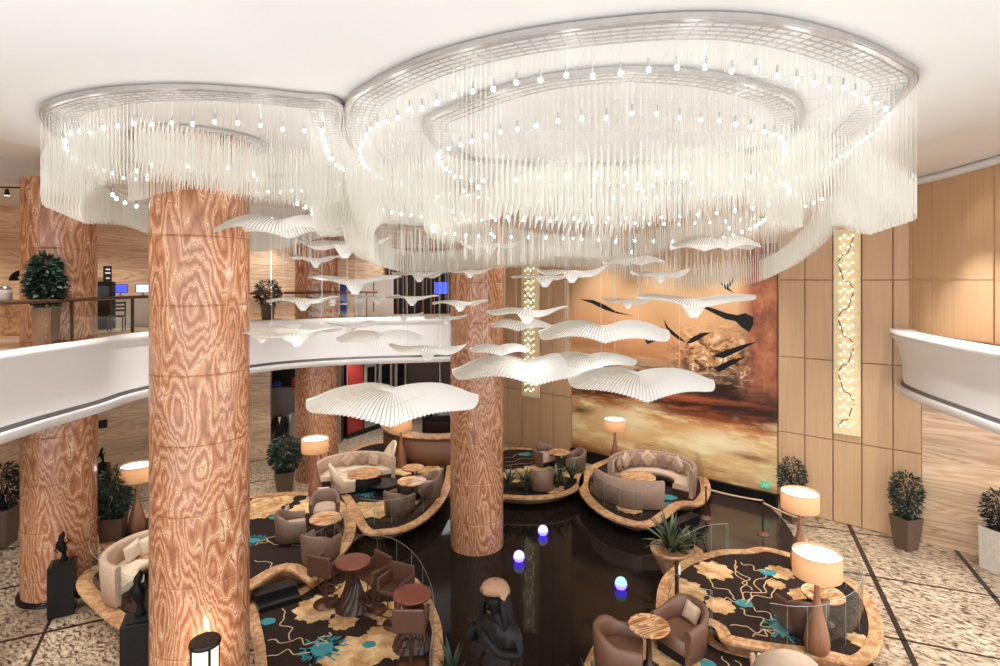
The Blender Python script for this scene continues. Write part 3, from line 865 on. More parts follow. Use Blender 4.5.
def leafblob(mb, c, rx, rz, n, size, rr, mat=0, droop=.5):
    n = int(n*2.6); size *= .72
    c = Vector(c)
    for _ in range(n):
        while True:
            d = Vector((rr.uniform(-1,1), rr.uniform(-1,1), rr.uniform(-1,1)))
            if .25 < d.length <= 1: break
        p = c + Vector((d.x*rx, d.y*rx, d.z*rz))
        out = Vector((d.x, d.y, d.z*.4 - droop*rr.random())).normalized()
        side = out.cross(Vector((rr.uniform(-1,1), rr.uniform(-1,1), rr.uniform(.2,1)))).normalized()
        s = size*rr.uniform(.6, 1.25)
        mb.add([p, p + out*s*.5 + side*s*.2, p + out*s, p + out*s*.5 - side*s*.2], [(0,1,2,3)], mat + (1 if rr.random() < .3 else 0))
def planter(mb, w0, w1, h, mat=0):
    def sq(w, z): return [Vector((sx*w/2, sy*w/2, z)) for sx, sy in ((-1,-1),(1,-1),(1,1),(-1,1))]
    mb.loft([sq(w0,0), sq(w1,h), sq(w1-.06,h), sq(w1-.08,h-.08)], mat, True, True, False)
def bush(name, label, loc, w0, w1, ph, rx, rz, n, size, mats=('leaf_dark','leaf_mid'), pmat='planter_brown', group=None, rzz=.3, seed=1, trunk=True):
    rr = random.Random(seed); r = thing(name, label, 'plant', loc, rzz, group)
    mb = MB(); planter(mb, w0, w1, ph); mb.build('planter', pmat, r)
    mb = MB(); mb.box((0,0,ph-.07), (w1-.1,w1-.1,.05)); mb.build('soil', 'soil', r)
    mb = MB()
    for k in range(5):
        a = rr.uniform(0,6.3); mb.tube([(0,0,ph-.06), (cos(a)*rx*.15, sin(a)*rx*.15, ph+rz*.6), (cos(a)*rx*.5, sin(a)*rx*.5, ph+rz*1.3)], [.025,.018,.008], 5)
    mb.build('stems', 'dark_wood', r)
    mb = MB(); leafblob(mb, (0,0,ph+rz*.95), rx, rz, n, size, rr); mb.build('foliage', list(mats), r)
    return r
def spiky(name, label, loc, n, length, pot=.0, seed=1, mats=('leaf_mid','leaf_light'), group=None, potmat='black_matt', lean=.9):
    rr = random.Random(seed); r = thing(name, label, 'plant', loc, 0, group)
    if pot:
        mb = MB(); mb.lathe([(pot*.6,0),(pot*.85,pot*1.3),(pot*.75,pot*1.3),(pot*.7,pot*1.15)], (0,0,0), 14); mb.build('pot', potmat, r)
    mb = MB()
    for k in range(n):
        a = 2*pi*k/n + rr.uniform(-.3,.3); l = length*rr.uniform(.6,1); e = rr.uniform(.15, lean); w = .035*length/.5
        sd = Vector((-sin(a), cos(a), 0)); prev = None; row = []
        for t in (0,.35,.7,1):
            rad = l*sin(e*(.5+t*.9))*t; zz = pot*1.2 + l*t*cos(e*(.3+t*.9))
            c_ = Vector((cos(a)*rad, sin(a)*rad, zz)); ww = w*(1-t**2)*.9+.002
            row += [c_-sd*ww, c_+sd*ww]
        mb.add(row, [(0,1,3,2),(2,3,5,4),(4,5,7,6)], 0 if rr.random() < .6 else 1, True)
    mb.build('blades', list(mats), r)
    return r
# ------------------------------------------------------------------ kinds of furniture
def U_path(w, d, nb=10):
    """horseshoe from the front of one arm round the back to the other; front faces -y"""
    r = w/2; pts = [(-r, -d+r)]
    for k in range(nb+1):
        a = pi - pi*k/nb; pts.append((r*cos(a), r*sin(a)*.92))
    pts.append((r, -d+r)); return pts
def tub_chair(name, label, loc, rz, mat, seatmat, w=.9, d=.86, arm=.62, back=.8, th=.12, group=None, taper=.9, cup=False, plinth='black_matt', scale=1, egg=False):
    r = thing(name, label, 'armchair', loc, rz, group)
    P = U_path(w, d, 18 if egg else 10); n = len(P); mb = MB()
    Q = [(x*(1-2*th/w), (y if i in (0,n-1) else y*(1-2*th/w))) for i, (x, y) in enumerate(P)]
    H = []
    for i, (x, y) in enumerate(P):
        t = max(0, min(1, (y+.1)/(w/2))); t = t*t*(3-2*t)
        if egg: t = sin(pi*max(0,min(1,(i-1)/(n-3))))**.8
        H.append(arm+(back-arm)*t)
    rings = []
    for i in range(n):
        (x, y), (xi, yi), h = P[i], Q[i], H[i]
        xm, ym = (x+xi)/2, (y+yi)/2
        rings.append([Vector((x*taper, y*taper, .06)), Vector((x*(.5+taper/2), y*(.5+taper/2), h*.5)), Vector((x, y, h-.04)), Vector(((x*2+xi)/3, (y*2+yi)/3, h)), Vector(((x+2*xi)/3, (y+2*yi)/3, h)), Vector((xi, yi, h-.04)), Vector((xi*.96, yi*.96, .06))])
    mb.loft(rings, 0, True, True, True); mb.build('shell', mat, r)
    iw = w/2-th
    seat = [(-iw*.97, -d+w/2-.01)] + [(iw*.97*cos(pi-pi*k/8), iw*.9*sin(pi-pi*k/8)) for k in range(9)] + [(iw*.97, -d+w/2-.01)]
    sq = ccw([Vector((x,y,0)) for x,y in seat])
    mb = MB(); ins = inset(sq, .03)
    mb.loft([[Vector((p.x,p.y,z)) for p in R_] for R_, z in ((sq,.20),(sq,.41),(ins,.445))], 0, True, True, True); mb.build('seat_cushion', seatmat, r)
    mb = MB(); b = [Vector((p.x*.9,p.y*.9,0)) for p in sq]; mb.prism([(p.x,p.y) for p in b], 0, .21); mb.build('base', plinth, r)
    if scale != 1: r.scale = (scale,)*3
    return r
def bar_chair(label, loc, rz, group):
    r = thing('bar_chair', label, 'bar chair', loc, rz, group)
    sh = .78
    mb = MB(); mb.box((0,0,sh), (.54,.52,.1), 0, 0, .025); mb.build('seat', 'leather', r)
    mb = MB(); mb.box((0,.26,sh+.22), (.62,.07,.46), 0, 0, .02); mb.build('backrest', 'leather', r)
    for s in (-1,1):
        mb = MB(); mb.box((s*.29,-.01,sh+.14), (.07,.54,.3), 0, 0, .02); mb.build('armrest', 'leather', r)
    mb = MB(); mb.lathe([(.04,.03),(.04,sh-.04)], (0,0,0), 10); mb.build('post', 'bronze', r)
    mb = MB(); mb.lathe([(.29,0),(.29,.02),(.05,.05)], (0,0,0), 24); mb.build('base_disc', 'bronze', r)
    mb = MB(); mb.tube([(-.2,-.02,.3),(-.22,-.3,.3),(.22,-.3,.3),(.2,-.02,.3)], .016, 6, 0, True); mb.tube([(-.2,-.02,.3),(-.24,.0,sh-.05)], .014, 6); mb.tube([(.2,-.02,.3),(.24,.0,sh-.05)], .014, 6); mb.build('footrest', 'bronze', r)
    return r
def skirt_table(label, loc, group):
    r = thing('bar_table', label, 'table', loc, 0, group)
    mb = MB(); mb.lathe([(.36,1.02),(.40,1.03),(.40,1.07),(.385,1.08)], (0,0,0), 32); mb.build('tabletop', 'table_brown', r)
    mb = MB(); n = 36; rings = []
    for rad, z in ((.40,0),(.36,.1),(.24,.32),(.15,.58),(.17,.8),(.3,1.02)):
        rings.append([Vector(((rad+.018*(k % 2))*cos(2*pi*k/n+z*1.2), (rad+.018*(k % 2))*sin(2*pi*k/n+z*1.2), z)) for k in range(n)])
    mb.loft(rings, 0, True, True, False); mb.build('fluted_base', 'dark_wood', r)
    return r
def round_table(label, loc, rad=.42, h=.62, top='onyx_table', rz=0, drum=False, group=None, base='dark_wood'):
    r = thing('side_table', label, 'table', loc, rz, group)
    mb = MB(); mb.lathe([(rad-.03,h-.05),(rad,h-.035),(rad,h-.01),(rad-.01,h)], (0,0,0), 36); mb.build('tabletop', top, r)
    mb = MB()
    if drum: mb.lathe([(rad*.72,0),(rad*.92,.1),(rad*.94,h-.16),(rad*.8,h-.05)], (0,0,0), 32)
    else: mb.lathe([(rad*.55,0),(rad*.55,.02),(.12,.06),(.06,.16),(.05,h*.6),(.09,h-.05)], (0,0,0), 20)
    mb.build('pedestal', base, r)
    return r
def floor_lamp(label, loc, shade=.43, h=1.95, sh=.45):
    r = thing('floor_lamp', label, 'floor lamp', loc, 0, 'teardrop floor lamps with drum shades')
    mb = MB(); mb.lathe([(.16,0),(.21,.06),(.235,.2),(.205,.42),(.135,.68),(.08,.92),(.052,1.15),(.045,h-sh+.1)], (0,0,0), 24); mb.build('teardrop_base', 'lamp_wood', r)
    mb = MB(); mb.lathe([(.02,h-sh+.08),(.02,h-.1)], (0,0,0), 8); mb.tube([(-shade+.02,0,h-.06),(shade-.02,0,h-.06)], .007, 4); mb.tube([(0,-shade+.02,h-.06),(0,shade-.02,h-.06)], .007, 4); mb.build('shade_carrier', 'bronze', r)
    mb = MB(); n = 40
    mb.lathe([(shade,h-sh),(shade,h),(shade-.008,h),(shade-.008,h-sh)], (0,0,0), n, 0, False)
    mb.build('lamp_shade', 'lamp_shade_fabric', r)
    mb = MB(); mb.lathe([(shade-.015,h-.075),(shade-.015,h-.06)], (0,0,0), n); mb.build('diffuser', 'shade_light', r)
    mb = MB(); mb.sphere((0,0,h-sh+.2), .05, 10, 8); mb.build('bulb', 'bulb_warm', r)
    return r
def crescent_sofa(label, c, r_out, a0, a1, back, mat, seatmat, z, seatd=.62, th=.16, tuft=True, backs=None):
    r = thing('crescent_sofa', label, 'sofa', (c[0], c[1], z), 0)
    n = 26
    def arc(rad, zz): return [Vector((rad*cos(a0+(a1-a0)*k/n), rad*sin(a0+(a1-a0)*k/n), zz)) for k in range(n+1)]
    def sweep(prof, name, m, mb=None):
        mb = mb or MB(); rings = []
        for k in range(n+1):
            a = a0+(a1-a0)*k/n; rings.append([Vector((rad*cos(a), rad*sin(a), zz)) for rad, zz in prof])
        mb.loft(rings, 0, True, True, True); return mb.build(name, m, r)
    sweep([(r_out-.04,.04),(r_out,back*.6),(r_out,back-.04),(r_out-th*.3,back),(r_out-th*.8,back),(r_out-th,back-.05),(r_out-th,.06)], 'backrest', mat)
    sweep([(r_out-th-seatd+.06,.0),(r_out-th,.0),(r_out-th,.28),(r_out-th-seatd+.04,.28)], 'base', 'dark_wood')
    sweep([(r_out-th-seatd,.26),(r_out-th+.01,.26),(r_out-th+.01,.44),(r_out-th-seatd+.05,.45),(r_out-th-seatd,.41)], 'seat_cushion', seatmat)
    if tuft:
        m = int(abs(a1-a0)*r_out/.2)
        for k in range(m):
            a = a0+(a1-a0)*(k+.5)/m; rr = r_out-th-.03
            mb = MB(); w = abs(a1-a0)*rr/m*.5
            mb.box((rr*cos(a), rr*sin(a), .44+(back-.5)/2), (w*1.9,.09,back-.5), a+pi/2, 0, .035); mb.build('back_channel', seatmat, r)
    return r
def cushion(label, loc, rz, tilt=0, mat='fabric_sand', s=.42, group=None, spin=pi/4, cat='cushion'):
    mb = MB(); n = 8; g = []
    vs = []; fs = []
    for sgn in (-1, 1):
        for i in range(n+1):
            for j in range(n+1):
                x, y = i/n*2-1, j/n*2-1; b = (1-x**4)*(1-y**4)
                k = 1-.06*(1-abs(x))*(1 if abs(y) > .9 else 0)
                vs.append(Vector((x*s/2, sgn*.075*b**.5*s/.42, y*s/2*k)))
    m = (n+1)**2
    for i in range(n):
        for j in range(n):
            a, b, c, d = i*(n+1)+j, (i+1)*(n+1)+j, (i+1)*(n+1)+j+1, i*(n+1)+j+1
            fs.append((a,b,c,d)); fs.append((m+d,m+c,m+b,m+a))
    Rm = Matrix.Rotation(tilt, 3, 'X') @ Matrix.Rotation(spin, 3, 'Y')
    mb.add([Rm @ v for v in vs], fs, 0, True)
    o = mb.build('cushion', mat); o.location = loc; o.rotation_euler = (0,0,rz)
    return tag(o, label, cat, group)

# ------------------------------------------------------------------ raised platforms
def blob(c, rx, ry, n, rr, jag=.18, lobes=7):
    out = []; ph = rr.uniform(0,6)
    for k in range(n):
        a = 2*pi*k/n; q = 1 + jag*cos(lobes*a+ph) + rr.uniform(-jag,jag)*.7
        out.append((c[0]+rx*q*cos(a), c[1]+ry*q*sin(a)))
    return out
def platform(label, px, z, ledge, pats, seed, depth=None, sub=6, name='seating_platform', world=None, carpet_in=None):
    pts = world or [fl(u, v, z) for u, v in px]
    P = ccw(catmull([(p[0],p[1],0) for p in pts], sub))
    cx = sum(p.x for p in P)/len(P); cy = sum(p.y for p in P)/len(P)
    r = thing(name, label, 'platform', (cx, cy, 0))
    O = Vector((cx, cy, 0)); dep = depth or z
    L1, L2 = inset(P, ledge), P
    mb = MB()
    def rg(Q, zz): return [Vector((q.x-cx, q.y-cy, zz)) for q in Q]
    mb.loft([rg(inset(P,.75),0), rg(inset(P,.42),z*.32), rg(inset(P,.15),z*.68), rg(P,z-.06), rg(P,z), rg(L1,z), rg(L1,z-.05)], 0, True, False, False)
    lo = mb.build('stone_rim', 'onyx_edge', r)
    mb = MB(); Cz = z-.012; cp = [(q.x-cx, q.y-cy) for q in L1]
    mb.poly([(x,y,Cz) for x,y in cp], 0)
    rr = random.Random(seed)
    lay = 0
    def clipin(pt): return inside(pt, [Vector((a,b,0)) for a,b in cp])
    for kind, u, v, w in pats:
        c = fl(u, v, z) - O; lay += 1; zz = Cz + .003 + .0004*lay
        pxm = F/fl(u,v,z).y
        if kind == 'gold':
            w = w*.86; b = blob((c.x,c.y), w/pxm/2, w/pxm/2*1.05, 72, rr, .09, 9)
            mb.poly([(x,y,zz) for x,y in b], 1)
            for k in range(9):
                a = 2*pi*k/9+rr.random()*.3; R_ = w/pxm/2*.85
                strip(mb, Vector((c.x+.15*R_*cos(a),c.y+.15*R_*sin(a),0)), Vector((c.x+R_*cos(a),c.y+R_*sin(a),0)), .02, zz+.0003, 4)
        elif kind == 'teal':
            mb.poly([(x,y,zz) for x,y in blob((c.x,c.y), w/pxm/2, w/pxm/2*.8, 24, rr, .05, 5)], 2)
        elif kind == 'splat':
            mb.poly([(x,y,zz) for x,y in blob((c.x,c.y), w/pxm*.34, w/pxm*.36, 40, rr, .2, 11)], 2)
            for k in range(34):
                a = rr.uniform(0,6.28); r0, r1 = w/pxm*.25, w/pxm*rr.uniform(.42,.6); bend = rr.uniform(-.3,.3)
                strip(mb, Vector((c.x+r0*cos(a),c.y+r0*sin(a),0)), Vector((c.x+r1*cos(a+bend),c.y+r1*sin(a+bend),0)), .035, zz, 2)
        elif kind == 'line':
            e = fl(*w, z) - O; n = 64; pr = None; sd = Vector((-(e-c).y, (e-c).x, 0)).normalized(); fq = rr.uniform(1.2,2.4); am = rr.uniform(.08,.18); ph = rr.uniform(0,6)
            for k in range(n+1):
                t = k/n; m_ = c.lerp(e, t) + sd*(am*sin(fq*2*pi*t+ph)*sin(pi*t) + .045*sin(21*t+ph)*sin(pi*t))
                m_ = Vector((m_.x, m_.y, 0))
                if pr is not None: strip(mb, pr, m_, .028, zz, 3)
                pr = m_
    # cut what falls outside the rim
    keep = [i for i, f in enumerate(mb.f) if i == 0 or all(clipin((mb.v[k][0], mb.v[k][1])) for k in f)]
    big = [i for i, f in enumerate(mb.f) if i not in keep and len(f) > 20]
    for i in big:   # pull big motifs back inside
        ce = Vector((sum(mb.v[k][0] for k in mb.f[i])/len(mb.f[i]), sum(mb.v[k][1] for k in mb.f[i])/len(mb.f[i]), 0))
        if not clipin((ce.x, ce.y)): continue
        for k in mb.f[i]:
            v = Vector(mb.v[k]); t = 1.0
            while t > .05 and not clipin((ce.x+(v.x-ce.x)*t, ce.y+(v.y-ce.y)*t)): t -= .06
            mb.v[k] = (ce.x+(v.x-ce.x)*t, ce.y+(v.y-ce.y)*t, v.z)
        keep.append(i)
    keep.sort(); mb.f = [mb.f[i] for i in keep]; mb.m = [mb.m[i] for i in keep]; mb.s = [mb.s[i] for i in keep]
    mb.build('carpet', ['carpet_dark', 'carpet_gold', 'carpet_teal', 'carpet_cream', 'onyx_edge'], r)
    return P
def balustrade(label, pts, z, h=.85, seg=1.25):
    P = catmull([(p[0],p[1],0) for p in pts], 8, False)
    b = P[0]; r = thing('glass_balustrade', label, 'balustrade', (b.x,b.y,z))
    S = resample(P, seg, False)
    idx = 0; n = max(1, int(len(P)/5))
    for k in range(0, len(P)-1, 5):
        Q = P[k:k+6]
        if len(Q) < 2: continue
        mb = MB(); A = offpath([(q.x,q.y) for q in Q], .007); B = offpath([(q.x,q.y) for q in Q], -.007)
        ring = []
        for a, c in zip(A, B): ring.append([Vector((a.x-b.x,a.y-b.y,0)), Vector((a.x-b.x,a.y-b.y,h)), Vector((c.x-b.x,c.y-b.y,h)), Vector((c.x-b.x,c.y-b.y,0))])
        mb.loft(ring, 0, True, True, False); g = mb.build('glass_panel', 'glass', r)
        mb = MB(); mb.tube([Vector((q.x-b.x,q.y-b.y,h+.004)) for q in Q], .005, 4); mb.tube([Vector((Q[-1].x-b.x,Q[-1].y-b.y,0)), Vector((Q[-1].x-b.x,Q[-1].y-b.y,h))], .004, 4); mb.build('polished_edge', 'glass_edge', g)
    return r
plain('glass_edge', (.42,.44,.43), .2)
# ------------------------------------------------------------------ platforms
ZA, ZB, ZC, ZE, ZF, ZG, ZH = .75, .40, .5, .5, .5, .75, .40
PA = platform('round stone-rimmed platform behind the nearest column, with carpet, lamp and cream sofa', [(355,519),(352,541),(333,562),(310,580),(285,569),(250,588),(200,612),(150,634),(118,626),(92,606),(76,586),(84,572),(107,556),(98,533),(150,513),(210,500),(270,493),(310,492),(340,500)], ZA, .32,
  [('gold',272,500,50),('gold',262,511,40),('gold',318,501,40),('gold',306,508,34),('teal',275,517,12),('teal',275,566,16),('splat',254,540,22),('line',258,540,(300,545)),('line',285,532,(255,545)),('line',255,560,(290,570)),('gold',225,520,50),('gold',220,560,50)], 3)
PB = platform('low front left platform with bar chairs, golden flowers and teal splash on dark carpet', [(250,604),(285,597),(310,583),(335,566),(358,558),(392,562),(420,582),(437,612),(443,640),(440,690),(400,760),(320,800),(264,740),(254,650)], ZB, .22,
  [('gold',318,608,52),('gold',352,588,40),('gold',343,621,32),('gold',352,655,70),('gold',388,640,66),('gold',392,612,46),('gold',258,660,44),('splat',322,648,44),('teal',268,621,15),('teal',369,644,14),('line',268,640,(318,642)),('line',282,608,(290,640)),('line',258,655,(310,652)),('line',330,632,(318,646)),], 4)
PC = platform('round platform with cream sofa beside the bar, left of the pond column', [(362,531),(384,533),(412,527),(436,511),(450,489),(454,468),(452,450),(430,442),(395,440),(362,445),(341,456),(331,474),(348,507)], ZC, .30,
  [('splat',368,492,26),('gold',378,509,46),('gold',408,500,30),('gold',430,470,30),('gold',405,470,34),('teal',352,503,14),('gold',362,505,20),('teal',345,490,12),('gold',345,512,24)], 5)
PE = platform('platform with pale carpet, taupe armchairs and four small plants right of the pond column', [(490,494),(520,498),(550,497),(574,491),(584,480),(577,462),(545,450),(505,448),(482,460),(478,480)], ZE, .26,
  [('gold',520,475,44),('gold',540,470,40),('gold',575,474,30),('teal',525,454,14),('line',505,462,(540,456)),('line',505,466,(545,460)),('line',505,458,(530,452)),('gold',552,488,28)], 6)
PF = platform('bowl-shaped platform in front of the mural carrying two crescent sofas', [(579,489),(588,503),(606,516),(634,525),(655,524),(668,516),(683,505),(702,504),(711,489),(700,470),(668,457),(630,454),(598,462),(582,474)], ZF, .34,
  [('gold',610,495,26),('gold',630,508,30),('teal',668,497,18),('splat',665,504,16)], 7, sub=5)
PG = platform('upper front right platform with lamps, golden flowers and a glass edge', [(656,603),(662,578),(684,560),(718,550),(745,549),(765,547),(800,556),(838,572),(866,590),(881,616),(882,644),(862,664),(820,656),(770,650),(724,640),(712,626),(680,618),(660,618)], ZG, .26,
  [('gold',682,590,52),('gold',714,570,40),('gold',720,605,32),('gold',780,572,30),('gold',805,596,34),('gold',776,584,20),('teal',768,572,16),('teal',744,603,17),('splat',783,628,40),('gold',860,640,26),
   ('line',740,562,(766,572)),('line',735,560,(745,600)),('line',766,575,(742,600)),('line',772,578,(748,602)),('line',778,588,(745,604)),('line',750,606,(785,622)),('line',740,608,(775,630)),('line',708,578,(736,600)),('line',700,596,(738,602)),('line',730,625,(780,632)),('line',752,636,(775,632)),('line',735,565,(752,590))], 8)
PH = platform('lowest front right platform with leather armchairs around a striped table', [(575,700),(588,655),(606,633),(640,620),(672,619),(706,629),(722,644),(770,656),(826,668),(836,720),(780,790),(680,820),(600,770)], ZH, .22,
  [('gold',650,648,70),('gold',622,650,30),('gold',690,668,60),('teal',708,664,16),('teal',752,672,18),('line',722,656,(740,690)),('line',735,660,(760,690)),('gold',640,690,60)], 9)
# black stone steps
def steps(name, label, a, b, n, z0, dz, run, side):
    a, b = Vector(a), Vector(b); d = (b-a).normalized(); nrm = Vector((-d.y, d.x, 0))*side
    r = thing('steps', label, 'steps', (a.x, a.y, 0))
    for k in range(n):
        p0 = a + nrm*run*k; p1 = b + nrm*run*k; mb = MB()
        mb.prism(ccw([p0-a, p1-a, p1+nrm*run-a, p0+nrm*run-a]), max(0,z0-dz*(k+1)-.16), z0-dz*k, 0); mb.build('tread', 'black_gloss', r)
steps('steps', 'polished black steps between the two left platforms', fl(252,590,.62), fl(292,574,.62)+Vector((.1,-.2,0)), 2, .62, .12, .36, -1)
steps('steps', 'black stone steps notched into the right of the sofa platform', fl(658,526,.35), fl(690,512,.35), 2, .36, .16, .34, -1)

# dark walkway by the stanchions
wk = ccw(catmull([fl(706,497), fl(735,492), fl(760,502), fl(785,524), fl(798,556), fl(770,580), fl(715,566), fl(700,520)], 6))
mb = MB(); mb.prism([(p.x,p.y) for p in wk], 0, .06); struct(mb.build('floor_walkway', 'dark_stone'), 'dark polished walkway between the roped posts and the right platform', 'floor')

# ------------------------------------------------------------------ balustrades
def along(pxs, z): return [fl(u,v,z) for u,v in pxs]
balustrade('curved glass balustrade at the right end of the upper front right platform', along([(770,652),(800,656),(830,652),(858,634),(862,606),(846,588),(815,572)], ZG), ZG, .95)
balustrade('low glass balustrade on the near left of the upper right platform', along([(668,606),(690,625),(712,632)], ZG), ZG)
balustrade('glass balustrade along the far side of the upper right platform', along([(680,572),(705,559),(728,556)], ZG), ZG)
balustrade('glass balustrade on the pond side of the low left platform', along([(358,565),(390,568),(414,586),(429,615),(434,645),(430,700)], ZB), ZB, .8)
balustrade('glass balustrade at the corner of the left platform, above the black steps', along([(308,572),(330,556),(345,538),(346,520)], ZA), ZA)
balustrade('glass balustrade along the pond side of the bar platform', along([(360,523),(385,525),(412,519),(432,503),(443,486)], ZC), ZC, .75)
balustrade('glass balustrade wrapped round the crescent sofa platform', along([(590,491),(600,503),(622,514),(642,517)], ZF), ZF, .8)
balustrade('glass balustrade behind the crescent sofa, facing the mural', along([(704,492),(694,474),(668,463),(635,459)], ZF), ZF, .9)
balustrade('glass balustrade at the outer left end of the left platform', along([(140,617),(108,603),(90,583),(92,563)], ZA), ZA, .8)
balustrade('glass balustrade behind the small plants right of the pond column', along([(508,489),(540,490),(566,484)], ZE), ZE, .6)

# ------------------------------------------------------------------ lamps
LAMPS = [(817,652,ZG,'floor lamp nearest the viewer, inside the curved glass balustrade'), (800,569,ZG,'floor lamp behind the nearest right one, in front of a potted plant'),
 (315,496,ZA,'floor lamp in front of the onyx column beside the boutique'), (137,532,ZA,'floor lamp half hidden behind the nearest column, beside the cream sofa'),
 (401,467,ZC,'floor lamp beside the round bar counter'), (615,467,ZF,'floor lamp in front of the mural beside the crescent sofas')]
for u, v, z, lab in LAMPS:
    p = fl(u, v, z); floor_lamp(lab, (p.x, p.y, z), .44)
    plight('lamp_light', (p.x, p.y, z+1.62), 6, (1,.80,.58), .08)

# ------------------------------------------------------------------ chairs and tables
def put(fn, u, v, z, **k): 
    p = fl(u, v, z); return fn(loc=(p.x, p.y, z), **k)
R = radians
# front right
put(tub_chair, 684, 650, ZH, name='armchair', label='brown leather tub armchair with a striped cushion, front right', rz=R(-55), mat='leather_tan', seatmat='leather_tan', scale=1.12, back=.84, arm=.66)
put(tub_chair, 617, 672, ZH, name='armchair', label='brown leather tub armchair left of the striped round table, at the bottom edge', rz=R(75), mat='leather_tan', seatmat='leather_tan', scale=1.15, back=.78)
put(tub_chair, 787, 708, ZH, name='armchair', label='cream high-backed chair seen from behind at the bottom edge', rz=R(160), mat='fabric_sand', seatmat='fabric_cream', scale=1.3, back=1.02, arm=.42, taper=.62, egg=True, th=.09)
put(tub_chair, 806, 632, ZG, name='armchair', label='brown leather armchair behind the nearest floor lamp', rz=R(190), mat='leather', seatmat='leather', scale=1.0)
put(round_table, 649, 668, ZH, label='round striped onyx table between the two front right leather armchairs', rad=.40, h=.85, rz=.4)
put(round_table, 823, 622, ZG, label='round onyx table behind the nearest floor lamp', rad=.42, h=.62, rz=.3)
p = fl(684, 650, ZH); cushion('small striped cushion in the front right leather armchair', (p.x+.22*sin(R(55))+.02, p.y+.22*cos(R(55))+.02, ZH+.69), R(-50), -.3, 'fabric_sand', .36, None, .2)
# bar chairs, front left
put(bar_chair, 326, 604, ZB, label='bar chair left of the farther round bar table', rz=R(160), group='brown bar chairs')
put(bar_chair, 374, 610, ZB, label='bar chair right of the farther round bar table', rz=R(-40), group='brown bar chairs')
put(bar_chair, 396, 624, ZB, label='bar chair behind the nearer round bar table', rz=R(-25), group='brown bar chairs')
put(bar_chair, 411, 664, ZB, label='nearest bar chair, seen from behind at the nearer bar table', rz=R(178), group='brown bar chairs')
put(skirt_table, 353, 607, ZB, label='tall round bar table between two bar chairs, farther from the viewer', group='tall bar tables')
put(skirt_table, 412, 645, ZB, label='tall round bar table beside the glass, nearer to the viewer', group='tall bar tables')
# left platform
put(tub_chair, 290, 540, ZA, name='armchair', label='brown tub armchair nearest the main column on the left platform', rz=R(110), mat='leather_taupe', seatmat='fabric_sand')
put(tub_chair, 325, 519, ZA, name='armchair', label='brown tub armchair with pale cushion behind the round table, left platform', rz=R(15), mat='leather_taupe', seatmat='fabric_sand')
put(tub_chair, 318, 562, ZA, name='armchair', label='brown tub armchair seen from behind, nearest the glass corner of the left platform', rz=R(165), mat='leather_taupe', seatmat='leather_taupe')
put(round_table, 326, 540, ZA, label='round onyx table between the three tub armchairs on the left platform', rad=.45, h=.62, rz=.2)
p = fl(324, 513, ZA); cushion('pale square cushion in the armchair behind the left round table', (p.x, p.y-.02, ZA+.66), R(10), .25, 'fabric_cream', .36, None, 0)
p = fl(288, 533, ZA); cushion('small beige cushion in the armchair nearest the main column', (p.x-.05, p.y, ZA+.64), R(100), .25, 'fabric_sand', .34, None, .3)
# cream sofa, far left platform
p = fl(133, 583, ZA); crescent_sofa('cream curved sofa at the outer end of the left platform', (p.x+.65, p.y, 0), 1.2, R(75), R(255), .92, 'fabric_sand', 'fabric_cream', ZA, .6, .16, False)
for k, (a, lab) in enumerate(((140,'cream cushion farther up the curved sofa at far left'), (165,'cream cushion in the middle of the curved sofa at far left'))):
    cushion(lab, (p.x+.65+.83*cos(R(a)), p.y+.86*sin(R(a)), ZA+.66), R(a)+pi/2, 0, 'fabric_cream', .44, 'cushions on the far left sofa', .25)
put(round_table, 152, 568, ZA, label='dark drum table with a stone top in front of the far left sofa', rad=.5, h=.45, drum=True, base='black_matt')
# bar platform
p = Vector((-5.2,20.8,0)); crescent_sofa('cream crescent sofa with cushions left of the round bar', (p.x, p.y, 0), 1.5, R(30), R(190), .9, 'fabric_sand', 'fabric_cream', ZC, .6, .18, False)
for k, (a, lab) in enumerate(((70,'beige cushion at the right of the cream crescent sofa by the bar'), (92,'taupe cushion in the middle of the cream crescent sofa by the bar'), (120,'beige cushion at the left of the cream crescent sofa by the bar'))):
    cushion(lab, (p.x+1.13*cos(R(a)), p.y+1.13*sin(R(a)), ZC+.68), R(a)-pi/2, 0, ('fabric_sand','fabric_taupe','fabric_sand')[k], .42, 'cushions on the sofa by the bar', pi/4 if k else .2)
put(tub_chair, 341, 492, ZC, name='armchair', label='cream egg-shaped armchair left of the dark drum table', rz=R(115), mat='fabric_cream', seatmat='fabric_cream', back=1.0, arm=.5, taper=.6, scale=1.05, egg=True, th=.09)
put(tub_chair, 386, 470, ZC, name='armchair', label='cream winged armchair right of the dark drum table', rz=R(-60), mat='fabric_cream', seatmat='fabric_cream', back=1.12, arm=.45, taper=.6, egg=True, th=.09)
put(round_table, 365, 488, ZC, label='dark drum table with a pale onyx top before the cream crescent sofa', rad=.62, h=.55, drum=True, base='black_matt')
put(tub_chair, 397, 514, ZC, name='armchair', label='brown tub armchair nearest the pond on the bar platform', rz=R(150), mat='leather_taupe', seatmat='leather_taupe')
put(tub_chair, 430, 496, ZC, name='armchair', label='brown tub armchair beside the pond column on the bar platform', rz=R(-70), mat='leather_taupe', seatmat='fabric_sand')
put(round_table, 412, 498, ZC, label='onyx table between the two brown armchairs on the bar platform', rad=.5, h=.6, rz=.5)
put(round_table, 413, 482, ZC, label='smaller onyx table behind the two brown armchairs on the bar platform', rad=.42, h=.55, rz=-.3)
put(round_table, 384, 492, ZC, label='low black round table on the bar platform', rad=.55, h=.34, top='black_gloss', drum=False, base='black_matt')
